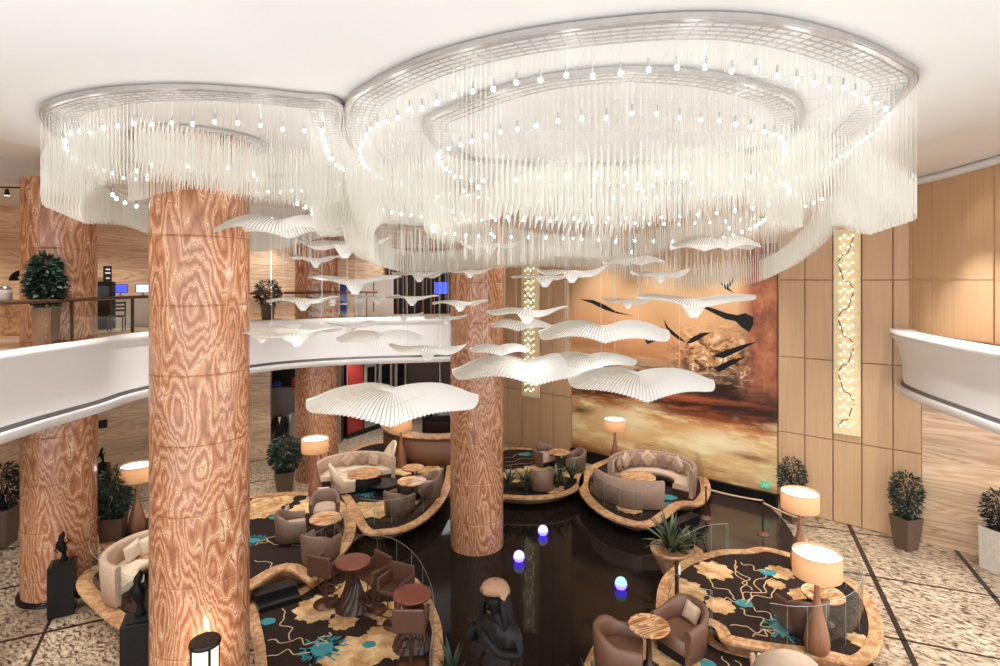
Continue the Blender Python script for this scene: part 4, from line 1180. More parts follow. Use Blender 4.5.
# right of the pond column
put(tub_chair, 543, 464, ZE, name='armchair', label='taupe armchair farthest back, against the maple panels', rz=R(35), mat='leather_taupe', seatmat='fabric_sand')
put(tub_chair, 576, 470, ZE, name='armchair', label='taupe armchair beside the left edge of the mural', rz=R(-75), mat='leather_taupe', seatmat='leather_taupe')
put(tub_chair, 541, 490, ZE, name='armchair', label='taupe armchair seen from behind, nearest the small plants', rz=R(170), mat='leather_taupe', seatmat='fabric_sand')
put(round_table, 559, 468, ZE, label='small round table between the taupe armchairs right of the pond column', rad=.42, h=.65)
# crescent sofas
S = fl(646, 491, ZF)
crescent_sofa('taupe crescent sofa with channelled back facing the viewer, before the mural', (S.x+.22, S.y+.1, 0), 1.55, R(-42), R(165), 1.0, 'fabric_taupe', 'fabric_sand', ZF, .6)
crescent_sofa('taupe crescent sofa showing its plain curved back to the pond', (S.x-.25, S.y-.1, 0), 1.72, R(190), R(284), .95, 'fabric_taupe', 'fabric_sand', ZF, .55, .16, False)
for k, (a, t) in enumerate(((150,'first'),(128,'second'),(105,'third'),(82,'fourth'),(52,'fifth'),(22,'sixth'))):
    cushion('%s diamond cushion from the lamp on the channelled crescent sofa' % t, (S.x+.22+1.17*cos(R(a)), S.y+.1+1.17*sin(R(a)), ZF+.78), R(a)-pi/2, 0, 'fabric_sand' if k % 2 else 'fabric_taupe', .48, 'diamond cushions on the crescent sofa')
put(round_table, 638, 492, ZF, label='round striped onyx table between the crescent sofas', rad=.62, h=.55, rz=.2)

# ------------------------------------------------------------------ plants
p = fl(906, 548); bush('potted_plant', 'clipped bush in a tall tapered brown planter against the marble wall', (p.x, p.y, 0), .42, .62, .95, .40, .68, 520, .17, seed=2)
p = fl(792, 520); bush('potted_plant', 'dark rounded bush in a planter at the right edge of the mural', (p.x, p.y, 0), .42, .6, .8, .42, .66, 520, .16, seed=3)
p = fl(994, 570); bush('potted_plant', 'dark bush in a tall white pedestal planter at the right edge', (p.x+.15, p.y, 0), .62, .66, 1.15, .4, .55, 420, .15, ('black_matt','leaf_dark'), 'planter_white', None, .3, 4)
p = fl(285, 493); bush('potted_plant', 'dark shrub in a tapered planter beside the boutique column', (p.x, p.y, 0), .5, .72, .85, .56, .66, 520, .24, seed=5)
p = fl(113, 538, ZA); bush('potted_plant', 'dark leafy shrub behind the cream sofa at far left', (p.x, p.y, ZA), .5, .62, .62, .44, .68, 560, .22, seed=6)
p = fl(6, 545); bush('potted_plant', 'very dark shrub in a planter at the left edge of the photo', (p.x-.15, p.y, 0), .55, .72, 1.15, .55, .68, 480, .2, ('black_matt','leaf_dark'), 'planter_brown', None, .2, 7)
POTS = [(509,490,'small spiky plant nearest the pond column'),(526,491,'small spiky plant second from the pond column'),(557,487,'small spiky plant third from the pond column'),(572,483,'small spiky plant nearest the crescent sofa platform')]
for k, (u, v, lab) in enumerate(POTS):
    p = fl(u, v, ZE); spiky('spiky_plant', lab+', on the stone rim', (p.x, p.y, ZE), 30, .8, .13, 20+k, group='small spiky plants on the rim')
# bowl planter at the pond's right
p = fl(668, 548, .7)
r = thing('planter_bowl', 'curved stone planter bowl at the right of the pond', 'planter', (p.x+.1, p.y, 0))
mb = MB(); mb.lathe([(.25,0),(.38,.3),(.56,.62),(.58,.7),(.48,.7),(.42,.6)], (0,0,0), 28); mb.build('bowl', 'onyx_edge', r)
spiky('spiky_plant', 'leafy spiky plant in the stone bowl at the right of the pond', (p.x+.1, p.y, .55), 54, 1.15, 0, 31, ('leaf_mid','leaf_light'), None, lean=1.2)
p = fl(690, 547, .7); mb = MB(); mb.lathe([(.2,0),(.28,.3),(.34,.55),(.34,.6),(.26,.6)], (0,0,0), 20); o_ = mb.build('planter_bowl', 'onyx_edge', None, (p.x,p.y,0)); tag(o_, 'small stone pedestal bowl behind the glass, holding a pale plant', 'planter'); spiky('spiky_plant', 'small pale spiky plant behind the glass beside the stone bowl', (p.x, p.y, .6), 24, .55, .14, 32, ('leaf_light','leaf_mid'))
p = fl(668, 600, ZG); r_ = thing('uplight', 'slim bronze post lamp rising beside the stone bowl plant', 'lamp', (p.x+.2, p.y, ZG)); mb = MB(); mb.lathe([(.05,0),(.05,.9)], (0,0,0), 8); mb.build('post', 'bronze', r_); mb = MB(); mb.lathe([(.03,.6),(.03,.8)], (.045,-.03,0), 8); mb.build('lens', 'paper_white', r_)
for k, (u, v, lab) in enumerate(((453,668,'grassy pond plant at the bottom, left of the bronze sculpture'),(595,690,'grassy pond plant at the bottom edge, right of the bronze sculpture'))):
    p = fl(u, v+20, 0); spiky('pond_plant', lab, (p.x, p.y, .02), 18, .9, 0, 50+k, ('leaf_mid','leaf_dark'), lean=.5)

# ------------------------------------------------------------------ light balls, stanchions
for (u, v, m_, lab) in ((543,531,'ball_blue','floating white light ball farther back in the pond'),(519,557,'ball_blue','floating white light ball left of the others, nearer the sculpture'),(621,584,'ball_green','floating greenish light ball nearest the right platforms')):
    p = fl(u, v, .15); r = thing('light_ball', lab, 'light ball', (p.x, p.y, .02), 0, 'light balls on the pond')
    mb = MB(); mb.sphere((0,0,.16), .15, 20, 14); mb.build('globe', m_, r)
    mb = MB(); mb.lathe([(.05,.0),(.115,.03),(.15,.09),(.157,.135),(.152,.14)], (0,0,0), 20); mb.build('float_base', 'led_blue', r)
STN = [(706,520),(763,534),(800,552)]
sp = [fl(u, v, .06 if k else 0) for k, (u, v) in enumerate(STN)]
SL = ['roped post nearest the crescent sofa platform','roped post in the middle of the dark walkway','roped post half hidden by the rear floor lamp']
for k, (p, lab) in enumerate(zip(sp, SL)):
    r = thing('rope_post', lab, 'rope post', (p.x, p.y, .06), 0, 'bronze posts with a beige rope')
    mb = MB(); mb.lathe([(.19,0),(.19,.03),(.06,.06),(.03,.08)], (0,0,0), 20); mb.build('base', 'mid_wood', r)
    mb = MB(); mb.lathe([(.028,.06),(.028,.98),(.045,1.0),(.045,1.04),(.02,1.06)], (0,0,0), 12); mb.build('post', 'dark_wood', r)
for k in (0,1):
    a, b = sp[k], sp[k+1]; mb = MB(); mb.tube([a.lerp(b, t/10)+Vector((0,0,.06+.98-.035*sin(pi*t/10)))-a for t in range(11)], .03, 6); o = mb.build('barrier_rope', 'rope', None, (a.x,a.y,0))
    tag(o, ('beige rope between the sofa platform post and the middle post','beige rope from the middle post to the post behind the lamp')[k], 'rope', 'beige barrier ropes')
# ------------------------------------------------------------------ bar
c0 = fl(432, 452, .5)
bar = thing('bar_counter', 'round bar counter with brown curved front and pale onyx top', 'bar counter', (c0.x+.3, c0.y+.6, 0))
n = 30; a0, a1 = R(160), R(345); Rb = 2.5
mb = MB(); rings = []
for k in range(n+1):
    a = a0+(a1-a0)*k/n; rings.append([Vector((q*cos(a), q*sin(a), z)) for q, z in ((Rb-.02,.5),(Rb,.9),(Rb,1.6),(Rb-.45,1.6),(Rb-.45,.5))])
mb.loft(rings, 0, True, True, True); mb.build('front_panel', 'mid_wood', bar)
mb = MB(); rings = []
for k in range(n+1):
    a = a0+(a1-a0)*k/n; rings.append([Vector((q*cos(a), q*sin(a), z)) for q, z in ((Rb+.1,1.6),(Rb+.1,1.67),(Rb-.55,1.67),(Rb-.55,1.6))])
mb.loft(rings, 0, True, True, False); mb.build('countertop', 'onyx_edge', bar)
BX, BY = c0.x+.3, c0.y+.6
bb = thing('back_bar', 'dark back counter inside the round bar', 'counter', (BX+.4, BY+.9, 0))
mb = MB(); mb.box((0,0,1.15), (2.6,.8,1.3), .1, 0, .02); mb.build('cabinet', 'black_matt', bb)
mb = MB(); mb.box((0,-.42,1.3), (2.3,.03,.5), .1); mb.build('cabinet_door', 'dark_wood', bb)
cm = thing('coffee_machine', 'black and chrome coffee machine on the dark back counter', 'coffee machine', (BX+.35, BY+.85, 1.8), .1)
mb = MB(); mb.box((0,0,.42), (1.1,.55,.34), 0, 0, .05); mb.build('body', 'black_gloss', cm)
mb = MB(); mb.box((0,.05,.18), (1.0,.4,.2), 0, 0, .02); mb.build('rear_panel', 'steel', cm)
mb = MB(); mb.box((0,-.05,.04), (1.1,.6,.08), 0, 0, .02); mb.build('drip_tray', 'steel', cm)
for x in (-.3,.05,.4):
    mb = MB(); mb.lathe([(.05,.18),(.06,.27)], (x,-.2,0), 12); mb.tube([(x,-.22,.2),(x,-.42,.19)], .018, 6); mb.build('group_head', 'steel', cm)
mb = MB(); mb.box((0,0,.62), (1.0,.45,.03)); mb.build('cup_rail', 'steel', cm)
gr = thing('coffee_grinder', 'black coffee grinder with hopper left of the coffee machine', 'grinder', (BX-.55, BY+.7, 1.8))
mb = MB(); mb.box((0,0,.25), (.22,.3,.5), 0, 0, .03); mb.build('body', 'black_gloss', gr)
mb = MB(); mb.lathe([(.06,.5),(.14,.72),(.14,.76)], (0,0,0), 16); mb.build('hopper', 'steel', gr)
bowls = [(-175,.0,'bowl'),(-168,.0,'glass')]
cup0 = None
for k, a in enumerate((172,180,188,196,204,212)):
    x, y = BX+2.25*cos(R(a)), BY+2.25*sin(R(a)); lab = ['white cup at the far left end of the bar top','second white cup from the far left end of the bar top','third white cup along the bar top','fourth white cup along the bar top, before the lamp','fifth white cup along the bar top','white cup nearest the viewer on the bar top'][k]
    r = thing('cup', lab, 'cup', (x, y, 1.67), .5*k, 'white cups on the bar top')
    if cup0 is None:
        mb = MB(); mb.lathe([(.05,0),(.10,.08),(.11,.17),(.10,.17),(.09,.09)], (0,0,0), 14); cup0 = o = mb.build('cup_body', 'clay_white', r)
        mb = MB(); mb.tube([(.10,0,.14),(.16,0,.12),(.15,0,.06),(.095,0,.05)], .014, 5); cuph = mb.build('cup_handle', 'clay_white', r)
    else:
        for s in (cup0, cuph): d_ = s.copy(); COL.objects.link(d_); d_.parent = r
for k, (dx, dy, hh, mt) in enumerate(((-1.0,.55,.34,'statue_bronze'),(.95,1.0,.36,'leaf_dark'),(1.15,.95,.32,'red_panel'))):
    r = thing('bottle', ('dark bottle left of the coffee grinder','green bottle right of the coffee machine','red bottle at the right end of the back counter')[k], 'bottle', (BX+dx+.3, BY+dy+.35, 1.8), 0, 'bottles on the back counter')
    mb = MB(); mb.lathe([(.05,0),(.055,.02),(.055,hh*.6),(.02,hh*.75),(.02,hh)], (0,0,0), 12); mb.build('glass_body', mt, r)
    mb = MB(); mb.lathe([(.024,hh-.02),(.024,hh+.03)], (0,0,0), 10); mb.build('cap', 'bronze', r)
spiky('spiky_plant', 'dark leafy arrangement on the back counter of the bar', (BX-.1, BY+1.0, 2.4), 40, .8, .14, 71, ('leaf_dark','black_matt'), lean=1.2)

# ------------------------------------------------------------------ boutique and shop front under the balcony
def mannequin(u, v, Y, label, mat, rz=.2):
    p = at(u, v, Y); r = thing('clothes_mannequin', label, 'mannequin', (p.x, p.y, 0), rz)
    H = p.z
    mb = MB(); mb.lathe([(.18,0),(.18,.03),(.025,.05),(.022,H-.7)], (0,0,0), 14); mb.build('stand', 'steel', r)
    mb = MB(); rings = []
    for z, w, d in ((H-1.05,.20,.13),(H-.8,.19,.12),(H-.45,.24,.14),(H-.12,.27,.12),(H-.04,.15,.09),(H,.07,.06)):
        rings.append([Vector((w*cos(2*pi*k/16), d*sin(2*pi*k/16), z)) for k in range(16)])
    mb.loft(rings, 0, True, True, True); mb.build('jacket', mat, r)
    for s in (-1,1):
        mb = MB(); mb.tube([(s*.22,0,H-.12),(s*.30,-.02,H-.4),(s*.29,-.06,H-.8)], [.075,.065,.055], 8); mb.build('sleeve', mat, r)
    mb = MB(); mb.add([(-.06,-.145,H-.06),(.06,-.145,H-.06),(0,-.15,H-.4)], [(0,2,1)]); mb.build('shirt_front', 'paper_white', r)
mannequin(280, 415, 26.6, 'headless mannequin in a black jacket in the boutique', 'black_matt')
mannequin(292, 413, 26.9, 'headless mannequin in a grey coat in the boutique, partly behind the column', 'grey_panel', -.2)
# shelf in boutique
p = at(283, 400, 27.6); r = thing('display_shelf', 'dark display shelf with lights high in the boutique', 'shelf', (p.x, p.y, 0))
mb = MB(); mb.box((0,0,2.9), (2.0,.35,.06)); mb.build('shelf_board', 'dark_wood', r)
mb = MB(); mb.box((0,.1,3.7), (2.1,.06,1.5)); mb.build('back_panel', 'black_matt', r)
for s in (-1,1):
    mb = MB(); mb.box((s*.98,.05,1.45), (.05,.3,2.9)); mb.build('upright', 'dark_wood', r)
for k, (u, mt, lab, shp) in enumerate(((275,'screen_blue','blue handbag on the boutique shelf',0),(291,'red_panel','red vase on the boutique shelf near the column',1))):
    q = at(u, 392, 27.4); q.x += .12; o = thing('shelf_item', lab, 'handbag' if shp == 0 else 'vase', (q.x, q.y, 2.93))
    o.name = 'handbag' if shp == 0 else 'vase'
    mb = MB()
    if shp == 0: mb.box((0,0,.12), (.34,.14,.24), 0, 0, .04); mb.build('body', 'led_blue_cloth', o); mb = MB(); mb.tube([(-.1,0,.22),(-.08,0,.36),(.08,0,.36),(.1,0,.22)], .012, 5); mb.build('handle', 'black_matt', o)
    else: mb.lathe([(.07,0),(.14,.14),(.10,.3),(.05,.38),(.07,.42)], (0,0,0), 16); mb.build('body', 'red_panel', o); mb = MB(); mb.lathe([(.09,0),(.09,.02)], (0,0,-.0), 14); mb.build('foot', 'black_matt', o)
# shop front
a, b = Vector((-7.85,29.1,0)), Vector((-5.4,33.5,0)); d = (b-a).normalized(); rz = atan2(d.y,d.x); nn = Vector((d.y,-d.x,0))
sf = thing('shop_front', 'grey shop front with a red panel behind the far left sofa', 'shop front', (a.x+nn.x*.15, a.y+nn.y*.15, 0), rz)
mb = MB(); mb.box((.55,0,2.0), (1.1,.1,4.0)); mb.build('red_panel', 'red_panel', sf)
for k, (x, w) in enumerate(((1.7,.9),(2.9,1.1),(4.2,1.0))):
    mb = MB(); mb.box((x,0,2.0), (w,.1,4.0), 0, 0, .02); g = mb.build('grey_panel', 'grey_panel', sf)
    mb = MB(); mb.box((x,-.06,2.0), (w*.6,.04,2.8)); mb.build('display_window', 'black_gloss', g)
mb = MB(); mb.box((2.4,-.05,.12), (5.0,.12,.24)); mb.build('plinth', 'black_matt', sf)
mb = MB(); mb.box((2.4,-.05,4.2), (5.0,.2,.4)); mb.build('fascia', 'dark_wood', sf)

# ------------------------------------------------------------------ balcony furniture (left)
def bal(u, Y): return Vector(((u-500)*Y/F, Y, Z_MEZ))
p = Vector((-10.80,13.68,0)); bush('potted_plant', 'dark green bushy plant behind the left balcony railing', (p.x, p.y, Z_MEZ), .36, .42, 1.0, .31, .64, 700, .26, ('leaf_dark','leaf_mid'), 'mid_wood', None, .2, 9)
p = bal(268, 24.0); bush('potted_plant', 'dark shrub on the balcony left of the far onyx column', (p.x, p.y, Z_MEZ), .4, .5, .6, .5, .55, 320, .22, ('leaf_dark','leaf_mid'), 'planter_brown', None, .2, 10)
p = bal(135, 20.6)
ct = thing('reception_counter', 'pale stone counter with screens on the left balcony', 'counter', (p.x, p.y, Z_MEZ), R(20))
mb = MB(); mb.box((0,0,.52), (3.2,.7,1.04), 0, 0, .01); mb.build('counter_body', 'cream_trim', ct)
mb = MB(); mb.box((0,-.02,1.06), (3.3,.8,.05), 0, 0, .01); mb.build('counter_top', 'onyx_edge', ct)
for k, (dx, mt, lab) in enumerate(((-.45,'screen_blue','monitor with a blue screen on the balcony counter'),(.25,'screen_white','monitor with a white screen on the balcony counter, nearest the main column'))):
    q = p + Vector((dx*cos(R(20)), dx*sin(R(20)), 1.085)); m_ = thing('monitor', lab, 'monitor', q, R(20)+.3)
    mb = MB(); mb.box((0,.02,.26), (.46,.04,.32), 0, 0, .01); mb.build('casing', 'black_matt', m_)
    mb = MB(); mb.box((0,-.005,.26), (.42,.012,.28)); mb.build('screen', mt, m_)
    mb = MB(); mb.lathe([(.11,0),(.11,.015),(.02,.03),(.02,.2)], (0,.04,0), 14); mb.build('stand', 'steel', m_)
p = bal(106, 19.3); cb = thing('speaker_cabinet', 'black cabinet standing behind the left balcony railing', 'cabinet', (p.x, p.y, Z_MEZ), .3)
mb = MB(); mb.box((0,0,.8), (.44,.44,1.6), 0, 0, .03); mb.build('body', 'black_matt', cb); mb = MB(); mb.box((0,-.225,.95), (.34,.02,1.0)); mb.build('front_panel', 'black_gloss', cb)
p = bal(112, 18.6); bc = thing('side_chair', 'brown slat chair in front of the black cabinet on the balcony', 'chair', (p.x+.15, p.y, Z_MEZ), .4)
for sx in (-1,1):
    for sy in (-1,1):
        mb = MB(); mb.box((sx*.2,sy*.2,.24 if sy < 0 else .48), (.035,.035,.48 if sy < 0 else .96)); mb.build('leg', 'dark_wood', bc)
mb = MB(); mb.box((0,0,.48), (.46,.46,.05), 0, 0, .01); mb.build('seat', 'leather', bc)
for z in (.66,.78,.9):
    mb = MB(); mb.box((0,.2,z), (.4,.025,.06)); mb.build('back_slat', 'dark_wood', bc)
w_ = at(107.5, 274, 22.35); o = thing('wall_sign', 'small black sign with pale lettering on the balcony marble wall', 'sign', (w_.x, w_.y, w_.z), R(54))
mb = MB(); mb.box((0,0,0), (.28,.05,.62)); mb.build('plate', 'black_matt', o)
for z, w in ((.18,.14),(.04,.18),(-.16,.12)):
    mb = MB(); mb.box((0,-.03,z), (w,.012,.05)); mb.build('lettering', 'paper_white', o)
w_ = at(103, 424, 22.25); o = thing('wall_sign', 'small square black sign on the lower marble wall at left', 'sign', (w_.x, w_.y, w_.z), R(54))
mb = MB(); mb.box((0,0,0), (.28,.05,.32)); mb.build('plate', 'black_matt', o)
mb = MB(); mb.tube([(-.07,-.03,.05),(.07,-.03,.05),(0,-.03,-.07)], .012, 4, 0, True); mb.build('symbol', 'grey_panel', o)
# far left of the balcony
p = bal(12, 14.2); mc = thing('buffet_counter', 'pale counter behind the railing at the far left of the balcony', 'counter', (-14.5, 17.3, Z_MEZ), 0)
mb = MB(); mb.box((0,0,.5), (3.4,.7,1.0), 0, 0, .01); mb.build('counter_body', 'onyx_edge', mc); mb = MB(); mb.box((0,0,1.02), (3.5,.8,.05), 0, 0, .01); mb.build('counter_top', 'mid_wood', mc)
q = bal(20, 13.9); u_ = thing('coffee_urn', 'white and steel coffee urn on the far left balcony counter', 'coffee urn', (-14.15, 17.15, Z_MEZ+1.045))
mb = MB(); mb.lathe([(.13,.05),(.15,.1),(.15,.5),(.11,.58),(.02,.62)], (0,0,0), 18); mb.build('body', 'steel', u_); mb = MB(); mb.lathe([(.12,0),(.12,.05)], (0,0,0), 16); mb.build('base', 'black_matt', u_); mb = MB(); mb.tube([(.15,0,.14),(.22,0,.14),(.22,0,.1)], .012, 6); mb.build('tap', 'steel', u_)
q = bal(6, 13.9); u2 = thing('glass_jar', 'white covered jar left of the coffee urn on the balcony', 'jar', (-14.75, 17.15, Z_MEZ+1.045))
mb = MB(); mb.lathe([(.14,0),(.17,.05),(.17,.3),(.14,.33)], (0,0,0), 18); mb.build('body', 'clay_white', u2); mb = MB(); mb.lathe([(.16,.33),(.12,.4),(.03,.44)], (0,0,0), 18); mb.build('lid', 'steel', u2)
w_ = at(16, 275, 15.0); o = thing('wall_plaque', 'black half-round wall plaque at the far left of the balcony', 'wall sign', (w_.x-.3, w_.y+.6, w_.z-.15), R(70))  # plain plaque with lettering, no lamp in it
mb = MB(); pts = [(-.34,0)]+[(.34*cos(pi-pi*k/12), .3*sin(pi-pi*k/12)) for k in range(1,12)]+[(.34,0)]
mb.add([(x,-.03,z) for x,z in pts]+[(x,.03,z) for x,z in pts], [tuple(range(13)), tuple(reversed(range(13,26)))]+[(i,13+i,13+(i+1)%13,(i+1)%13) for i in range(13)]); mb.build('plate', 'black_gloss', o)
mb = MB(); mb.box((0,-.036,.08), (.3,.012,.05)); mb.build('lettering', 'paper_white', o)
tl = at(7, 189, 14.2); t_ = thing('track_light', 'black ceiling track with a small spotlight at the upper left', 'track light', (tl.x, tl.y, Z_SOF))
mb = MB(); mb.tube([(-1.5,-.2,-.26),(.55,.1,-.26)], .022, 5); mb.build('track', 'black_matt', t_)
mb = MB(); mb.tube([(-.2,0,0),(-.2,0,-.26)], .012, 5); mb.build('hanger', 'black_matt', t_)
mb = MB(); mb.lathe([(.035,-.3),(.06,-.44),(.06,-.46)], (0,0,0), 12); mb.build('spot_head', 'black_matt', t_); mb = MB(); mb.lathe([(.055,-.465),(.055,-.462)], (0,0,0), 12); mb.build('lens', 'bulb_warm', t_)
# upper doorway behind the balcony, with its blue screen
a, b = Vector((-5.6,27.55,0)), Vector((-2.2,28.55,0)); d = (b-a).normalized(); rz = atan2(d.y,d.x)
r = bpy.data.objects.new('door_1', None); COL.objects.link(r); r.location = (a.x+.12, a.y-.12, Z_MEZ); r.rotation_euler = (0,0,rz); struct(r, 'dark upper doorway opening behind the balcony', 'door')
mb = MB(); mb.box((1.75,.0,1.5), (3.4,.06,3.0)); mb.build('opening', 'black_matt', r)  # black panel on the wall stands in for the dark inside of the doorway
for k in range(9):
    mb = MB(); mb.box((.2+k*.4,-.05,1.5), (.09,.05,3.0)); mb.build('slat', 'mid_wood', r)
mb = MB(); mb.box((1.75,-.05,3.1), (3.6,.1,.2)); mb.build('frame', 'mid_wood', r)
q = at(441, 288, 27.6); s = thing('screen', 'bright blue screen high behind the pond column', 'screen', (q.x, q.y, q.z), .2)
mb = MB(); mb.box((0,.03,0), (.7,.05,.62), 0, 0, .01); mb.build('casing', 'black_matt', s); mb = MB(); mb.box((0,0,0), (.64,.02,.56)); mb.build('display', 'screen_blue', s); mb = MB(); mb.lathe([(.02,-(q.z-Z_MEZ)),(.02,-.2)], (0,.06,0), 8); mb.build('stand', 'black_matt', s)
q = at(374, 300, 25.6); s = thing('kiosk', 'white cabinet on the balcony behind the winged pendants', 'cabinet', (q.x, q.y, Z_MEZ), .15)
mb = MB(); mb.box((0,0,.85), (1.7,.5,1.7), 0, 0, .02); mb.build('body', 'white_fascia', s); mb = MB(); mb.box((0,-.26,.95), (.05,.02,1.4)); mb.build('door_gap', 'dark_strip', s)
q = at(344, 306, 25.0); s = thing('banner', 'blue standing panel beside the far column on the balcony', 'panel', (q.x, q.y, Z_MEZ), .1)
mb = MB(); mb.box((0,0,.85), (.34,.05,1.4)); mb.build('panel', 'led_blue_cloth', s); mb = MB(); mb.box((0,0,.08), (.4,.25,.16)); mb.build('foot', 'steel', s)

# ------------------------------------------------------------------ pedestals, statues, lantern
def pedestal_statue(label, lab2, u, v, Y, w, top, sh, rz, seed):
    p = Vector(((u-500)*Y/F, Y, 0)); r = thing('pedestal', label, 'pedestal', p, rz)
    mb = MB(); mb.box((0,0,top/2), (w,w,top), 0, 0, .012); mb.build('block', 'black_gloss', r)
    mb = MB(); mb.box((0,0,top+.015), (w*.7,w*.7,.03), 0, 0, .006); mb.build('cap_plate', 'black_matt', r)
    s = thing('figurine', lab2, 'figurine', (p.x, p.y, top+.03), rz)
    rr = random.Random(seed); mb = MB(); n = 14; rings = []
    prof = ((0,.10),(.06,.11),(.12,.07),(.25,.055),(.38,.10),(.5,.13),(.62,.11),(.72,.06),(.78,.075),(.86,.08),(.93,.045),(1,.012))
    for t, w_ in prof:
        ox, oy = .03*sin(t*7), .02*cos(t*5)
        rings.append([Vector((ox+w_*sh*1.05*(1+.22*cos(3*a+t*6)+rr.uniform(-.12,.12))*cos(a), oy+w_*sh*.8*(1+rr.uniform(-.15,.15))*sin(a), t*sh)) for a in (2*pi*k/n for k in range(n))])
    mb.loft(rings, 0, True, True, True); mb.build('figure', 'statue_bronze', s)
    mb = MB(); mb.tube([(.08*sh,0,.55*sh),(.2*sh,-.05,.66*sh),(.14*sh,-.1,.8*sh)], [.03*sh,.025*sh,.015*sh], 6); mb.tube([(-.1*sh,0,.55*sh),(-.2*sh,-.03,.42*sh),(-.1*sh,-.12,.36*sh)], [.03*sh,.025*sh,.015*sh], 6); mb.build('arms', 'statue_bronze', s)
pedestal_statue('black pedestal in front of the far left column', 'slender dark figurine on the pedestal before the far left column', 62.5, 600, 13.85, .52, 1.2, .72, .5, 4)
pedestal_statue('black pedestal touching the left side of the nearest column', 'dark twisted figurine on the pedestal beside the nearest column', 139, 640, 10.6, .52, 1.78, .84, .4, 5)
pedestal_statue('black pedestal with a figurine against the lower marble wall at left', 'small dark figurine on the pedestal against the lower marble wall', 102, 474, 22.0, .45, .95, .62, .3, 6)
# lantern at the foot of the nearest column
r = thing('lantern', 'black-capped glowing cylinder lantern in front of the nearest column', 'lantern', ((205-500)*9.0/F, 9.0, 0))
zt = EYE-(640-HOR)*9.0/F
mb = MB(); mb.lathe([(.23,zt-.06),(.235,zt-.03),(.22,zt)], (0,0,0), 28); mb.build('cap', 'black_gloss', r)
mb = MB(); mb.lathe([(.19,zt-1.3),(.19,zt-.06)], (0,0,0), 24, 0, False); mb.build('glass_cylinder', 'lantern_glass', r)
for k in range(4):
    a = pi/4+pi/2*k; mb = MB(); mb.box((.2*cos(a), .2*sin(a), zt-.7), (.03,.03,1.3)); mb.build('frame_bar', 'black_matt', r)
mb = MB(); mb.lathe([(.22,0),(.22,zt-1.3)], (0,0,0), 24); mb.build('post', 'black_matt', r)
mb = MB(); mb.lathe([(.05,zt-1.2),(.05,zt-.2)], (0,0,0), 10); mb.build('tube_lamp', 'shade_light', r)
plight('lantern_light', ((205-500)*9.0/F, 9.24, zt-.35), 18, (1,.9,.75), .05)
# ------------------------------------------------------------------ bronze sculpture in the pond
YS = 8.0; PXM = F/YS
def sc(u, v, dy=0): return Vector(((u-498)/PXM, dy, EYE-(v-HOR)*YS/F))
X0 = (498-500)/PXM
sculp = thing('sculpture', 'dark bronze sculpture of a figure in a pale cap holding its hands to its mouth', 'sculpture', (X0, YS, 0), radians(-38))
zb = 1.3
mb = MB(); mb.lathe([(.75,0),(.78,.05),(.7,.2),(.62,zb-.1),(.66,zb)], (0,0,0), 8, 0, True, False); mb.build('plinth', 'black_gloss', sculp)
def skinned(name, V, E, mat, root=0, sub=2, parent=sculp):
    me = bpy.data.meshes.new(name); me.from_pydata([tuple(v[0]) for v in V], E, []); me.materials.append(MATS[mat])
    o = bpy.data.objects.new(name, me); COL.objects.link(o); o.parent = parent
    m = o.modifiers.new('skin', 'SKIN'); m.use_smooth_shade = True
    for i, v in enumerate(V):
        r = v[1]; s = me.skin_vertices[0].data[i]; s.radius = (r, r) if not isinstance(r, tuple) else r; s.use_root = (i == root)
    s2 = o.modifiers.new('sub', 'SUBSURF'); s2.levels = sub; s2.render_levels = sub
    return o
# joints (z from the pond): head 3.7, chin 3.45, shoulders 3.3, waist 2.75, hips 2.5, knees 1.9, feet 1.35
V = [((.0,.02,2.52),(.21,.16)), ((.0,.02,2.80),(.20,.15)), ((.0,.0,3.10),(.24,.16)), ((.0,-.02,3.30),(.20,.13)), ((.02,-.05,3.44),(.075,.075)), ((.01,-.09,3.56),(.13,.14)), ((.0,-.10,3.70),(.125,.14)),
 ((-.25,-.02,3.26),.09), ((-.36,-.12,2.96),.075), ((-.21,-.36,3.14),.06), ((-.12,-.36,3.33),.045),
 ((.27,.0,3.24),.09), ((.40,-.02,2.94),.08), ((.24,-.30,3.05),.06), ((.02,-.37,3.28),.045),
 ((-.12,.02,2.34),.14), ((-.13,-.03,1.92),.10), ((-.14,.02,1.42),.065), ((-.15,-.14,1.35),.06),
 ((.12,.02,2.34),.14), ((.14,-.05,1.92),.10), ((.15,.03,1.42),.065), ((.17,-.13,1.35),.06)]
E = [(0,1),(1,2),(2,3),(3,4),(4,5),(5,6),(3,7),(7,8),(8,9),(9,10),(3,11),(11,12),(12,13),(13,14),(0,15),(15,16),(16,17),(17,18),(0,19),(19,20),(20,21),(21,22)]
body = skinned('body', V, E, 'statue_bronze')
# hands: five fingers each, raised to the mouth
for sx, hx, hz in ((-1,-.12,3.35),(1,.03,3.30)):
    Vh = [((hx,-.37,hz-.03),.04), ((hx+.01*sx,-.40,hz+.04),.042)]; Eh = [(0,1)]
    for k in range(4):
        b = len(Vh); ox = (k-1.5)*.024
        Vh += [((hx+ox,-.43,hz+.05),.014), ((hx+ox,-.465,hz+.075),.013), ((hx+ox,-.455,hz+.105),.011)]; Eh += [(1,b),(b,b+1),(b+1,b+2)]
    b = len(Vh); Vh += [((hx-sx*.05,-.40,hz+.0),.016), ((hx-sx*.07,-.43,hz+.05),.013)]; Eh += [(0,b),(b,b+1)]
    skinned('hand', Vh, Eh, 'statue_bronze', 0, 1)
